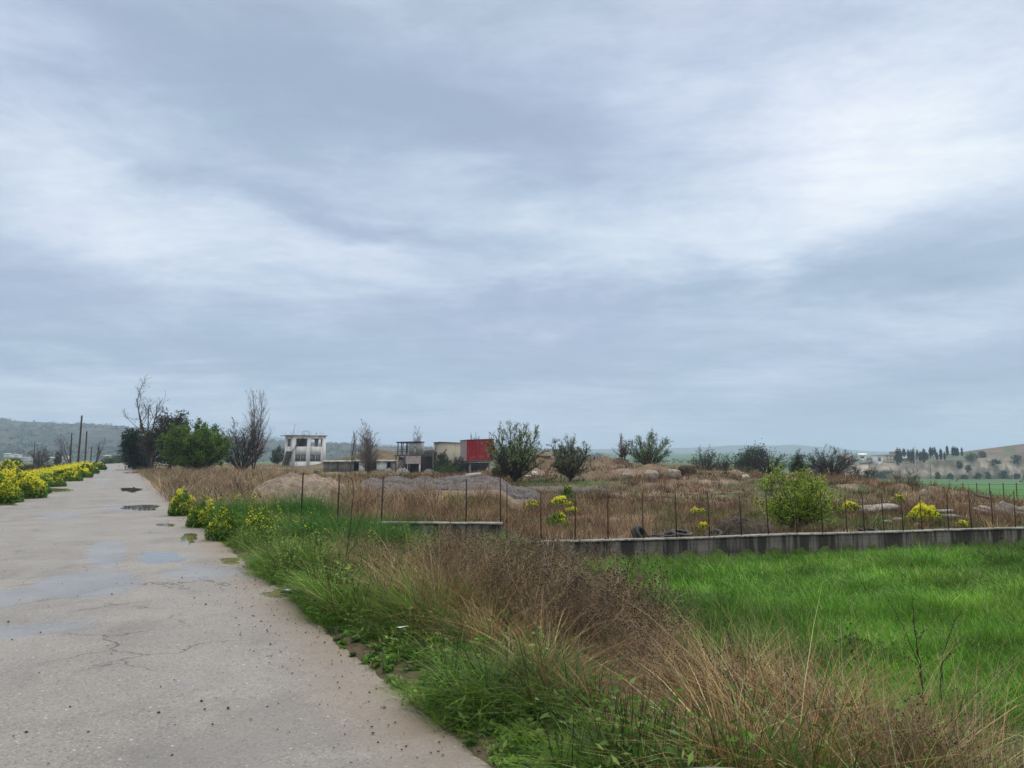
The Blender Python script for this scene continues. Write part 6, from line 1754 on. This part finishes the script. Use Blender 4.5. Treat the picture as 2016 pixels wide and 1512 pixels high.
# conveyor end poking out over the brown mound
x, y, z = spot(1062, 82, 900); zb = at(1062, 899, 82)[2]
root = thing('conveyor_end', 'dark conveyor arm jutting out over the brown mound', 'machine', (x, y, zb), 0)
mb = MB(); mb.bar((-1.1, 0, .1), (1.2, 0, .02), .3, .12); mb.bar((-1.0, .5, .1), (.9, .5, .02), .2, .1); mb.build('arm', M['steel'], root)
mb = MB(); mb.bar((-.3, .2, -1.2), (-.1, .2, .0), .1); mb.bar((.25, .2, -1.1), (.0, .2, .0), .1); mb.build('support', M['steel'], root)

# houses and sheds
def house(name, label, u, vb, vt, wpx, Y, roof='flat', wmat='white', rmat='roofslab', nwin=3, rz=0.0, depth=7, floors=1, group=None):
    b = at(u, vb, Y); h = (vb - vt) * Y / F; w = wpx * Y / F
    root = thing(name, label, 'building', b, rz, group)
    mb = MB()
    hw_ = h * (.72 if roof == 'gable' else .94)
    hol = []
    fh_ = hw_ / floors
    for fl_ in range(floors):
        for i in range(nwin):
            c = -w / 2 + w * (i + .5) / nwin
            hol.append((c + w / 2 - w * .14 / nwin * 1.6, c + w / 2 + w * .14 / nwin * 1.6, fl_ * fh_ + fh_ * .38, fl_ * fh_ + fh_ * .76))
    wall_holes(mb, 'x', -w / 2, 0, w, -2, hw_, .3, hol)
    mb.box(-w / 2, -w / 2 + .3, .302, depth, -2, hw_); mb.box(w / 2 - .3, w / 2, .302, depth, -2, hw_); mb.box(-w / 2 + .302, w / 2 - .302, depth - .3, depth, -2, hw_)
    mb.build('wall', M[wmat], root)
    for a, c, z0, z1 in hol:
        pb = MB(); pb.box(a - w / 2, c - w / 2, .12, .18, z0, z1); pb.build('window', M['glass'], root)
    mb = MB()
    if roof == 'gable':
        e_ = .5
        mb.hexa([(-w / 2 - e_, -e_, hw_ + .02), (w / 2 + e_, -e_, hw_ + .02), (w / 2 + e_, depth / 2, h), (-w / 2 - e_, depth / 2, h), (-w / 2 - e_, -e_, hw_ + .22), (w / 2 + e_, -e_, hw_ + .22), (w / 2 + e_, depth / 2, h + .2), (-w / 2 - e_, depth / 2, h + .2)])
        mb.hexa([(-w / 2 - e_, depth / 2 + .002, h), (w / 2 + e_, depth / 2 + .002, h), (w / 2 + e_, depth + e_, hw_ + .02), (-w / 2 - e_, depth + e_, hw_ + .02), (-w / 2 - e_, depth / 2 + .002, h + .2), (w / 2 + e_, depth / 2 + .002, h + .2), (w / 2 + e_, depth + e_, hw_ + .22), (-w / 2 - e_, depth + e_, hw_ + .22)])
    else:
        mb.box(-w / 2 - .3, w / 2 + .3, -.3, depth + .3, hw_ + .01, h)
    mb.build('roof', M[rmat], root)
    return root
M['beigewall'] = pmat('beige house wall', (.52, .47, .38), (.42, .37, .30), .5, .9)
M['brownwall'] = pmat('brown house wall', (.36, .29, .235), (.28, .225, .18), .5, .9)
M['whitewall'] = pmat('clean white wall', (.72, .72, .70), (.6, .6, .58), .5, .9)
M['tile'] = pmat('roof tile', (.34, .19, .13), (.27, .15, .10), 2, .9)
house('white_shed', 'small white roofed shed at the left end of the rim', 1698, 906, 893, 13, 520, 'gable', 'whitewall', 'whitewall', 1, -.5)
house('apartment_block', 'plain pale concrete block facing the field on the rim', 1732, 915, 896, 13, 516, 'flat', 'whitewall', 'roofslab', 1)
house('apartment_block', 'beige terraced flats right of the plain pale block', 1757, 915, 895, 25, 524, 'flat', 'beigewall', 'beigewall', 4, 0, 9, 3)
house('apartment_block', 'low beige house left of the plain pale block', 1715, 914, 902, 18, 522, 'flat', 'beigewall', 'tile', 3, .2, 8, 2)
house('apartment_block', 'brownish house above the black thicket', 1672, 918, 898, 26, 526, 'gable', 'brownwall', 'tile', 3, .1, 8, 2)
house('apartment_block', 'small upper house peeping over the beige flats', 1765, 898, 889, 10, 560, 'flat', 'brownwall', 'beigewall', 1)
house('country_house', 'pale yellow house between the cypresses on the rim', 1783, 911, 900, 15, 522, 'gable', 'beigewall', 'roofslab', 2, -.2)
house('country_house', 'pale house half behind the white mast', 1807, 908, 899, 16, 528, 'gable', 'beigewall', 'tile', 2, .1)
for nm, lab, u, vb, vt, w, Y, rf_ in [('farm_shed', 'long white roofed farm shed in the left plain', 96, 904, 900.6, 14, 420, 'gable'), ('farm_shed', 'small white farm shed at the far road end', 208, 900, 896.8, 11, 460, 'gable'), ('farm_shed', 'tiny pale shed left of the tallest pole', 125, 900, 897, 8, 520, 'flat'),
                              ('farm_house', 'white farmhouse at the far left under the hill', 12, 897, 893, 10, 620, 'gable'), ('farm_house', 'second white farmhouse near the first at far left', 29, 898, 894.5, 9, 640, 'gable'), ('farm_house', 'low white barn in the left plain beyond the bare tree', 46, 903, 900.5, 16, 480, 'gable')]:
    house(nm, lab, u, vb, vt, w, Y, rf_, 'whitewall', 'whitewall', 2)
for lab, u, vb, w in [('white villa on the long hill, nearest the tallest pole', 124, 843.5, 9), ('white villa on the long hill, middle of three', 142, 845, 8), ('white villa on the long hill, beside the evergreens', 201, 843, 10)]:
    house('hill_villa', lab, u, vb, vb - 2.8, w, 1690, 'flat', 'whitewall', 'whitewall', 3, 0, 9)

# ------------------------------------------------------------------ the parked car whose wing edge shows at the bottom
m, T, out = new_mat('pale blue car paint'); pb_ = principled(T, out, (.42, .47, .53), .25, .5, metal=.35)
pb_.inputs['Coat Weight'].default_value = .8; M['carpaint'] = m
M['carglass'] = pmat('car glass', (.02, .022, .025), (.02, .022, .025), 1, .05, .5, 0)
M['lampglass'] = pmat('headlamp glass', (.6, .62, .65), (.5, .5, .55), 4, .1, .5, 0)
M['rim'] = pmat('alloy rim', (.45, .45, .46), (.40, .40, .41), 5, .35, .5, 0, metal=.8)
CARX, CARY = .92, -.08
wx, wy = xy(CARY, CARX)
root = thing('parked_car', 'pale blue grey car with only its bonnet edge showing at the bottom', 'car', (wx, wy, .02), math.atan2(RY, RX) - math.pi / 2)
ST_ = [  # along y, half width, shoulder height, centre height of the lower body
    (-2.10, .62, .62, .70), (-2.02, .74, .78, .86), (-1.7, .82, .88, .95), (-1.0, .86, .90, .95), (0, .87, .90, .94), (.75, .87, .89, .95), (1.1, .87, .865, .945), (1.5, .86, .83, .905), (1.85, .82, .775, .845), (2.05, .74, .70, .765), (2.18, .60, .60, .66), (2.22, .50, .48, .52)]
rows = []
for yy, hw_, sh, tz in ST_:
    pr = [(0, tz), (.35 * hw_, tz - .004), (.65 * hw_, tz - .02), (.85 * hw_, (tz + sh) / 2 + .008), (.95 * hw_, sh - .02), (hw_, sh - .12), (hw_ * 1.005, sh - .26), (hw_ * .985, .36), (hw_ * .93, .22), (0, .19)]
    full = pr + [(-a, b) for a, b in pr[-2:0:-1]]
    rows.append([(a, yy, b) for a, b in full + [full[0]]])
mb = MB(); rows = np.array(rows); mb.grid(rows[:, ::-1])
for e in (0, -1): mb.add(rows[e][:-1], [tuple(range(len(rows[e]) - 1))])
body = mb.build('body', M['carpaint'], root, True)
sd_ = body.modifiers.new('smooth', 'SUBSURF'); sd_.levels = 2; sd_.render_levels = 2
cb_ = [(-1.75, .70, .93), (-1.2, .62, 1.36), (-.4, .60, 1.42), (.25, .60, 1.38), (1.0, .74, .93)]
rows = np.array([[(-.80 if z < 1 else -w, yy, min(z, .93)), (-w, yy, z - (.04 if z > 1 else 0)), (-w * .6, yy, z), (w * .6, yy, z), (w, yy, z - (.04 if z > 1 else 0)), (.80 if z < 1 else w, yy, min(z, .93))] for yy, w, z in cb_])
rows[:, 0, 2] = .90; rows[:, 5, 2] = .90; rows[:, 0, 0] = -.80; rows[:, 5, 0] = .80
mb = MB(); mb.grid(rows[:, :2]); mb.grid(rows[:, 4:]); mb.grid(rows[0:2, 1:5]); mb.grid(rows[3:5, 1:5]); mb.build('window', M['carglass'], root, True)
mb = MB(); mb.grid(rows[1:4, 1:5] + np.array([0, 0, .006])); mb.build('roof', M['carpaint'], root, True)
for sx in (-1, 1):
    for yy in (-1.35, 1.33):
        wb = MB(); wb.lathe((0, 0, 0), [(.18, -.09), (.27, -.10), (.30, -.07), (.305, 0), (.30, .07), (.27, .10), (.18, .09)], 28); w_ = wb.build('wheel', M['rubber'], root, True)
        w_.location = (sx * .80, yy, .305); w_.rotation_euler = (0, math.pi / 2, 0)
        rb = MB(); rb.lathe((0, 0, 0), [(0, .085), (.05, .09), (.12, .06), (.185, .075), (.185, -.08), (0, -.08)], 20); rb.build('rim', M['rim'], w_, True)
    hl = MB(); hl.hexa([(sx * .42, 2.14, .56), (sx * .66, 2.02, .56), (sx * .66, 1.9, .58), (sx * .42, 2.0, .58), (sx * .44, 2.10, .67), (sx * .70, 1.94, .70), (sx * .70, 1.84, .70), (sx * .44, 1.98, .67)]); hl.build('headlight', M['lampglass'], root)
    mr = MB(); mr.hexa([(sx * .86, .62, .93), (sx * 1.02, .60, .95), (sx * 1.02, .70, .95), (sx * .86, .72, .93), (sx * .86, .62, 1.04), (sx * 1.0, .60, 1.05), (sx * 1.0, .68, 1.05), (sx * .86, .71, 1.04)]); mr.build('wing_mirror', M['carpaint'], root)
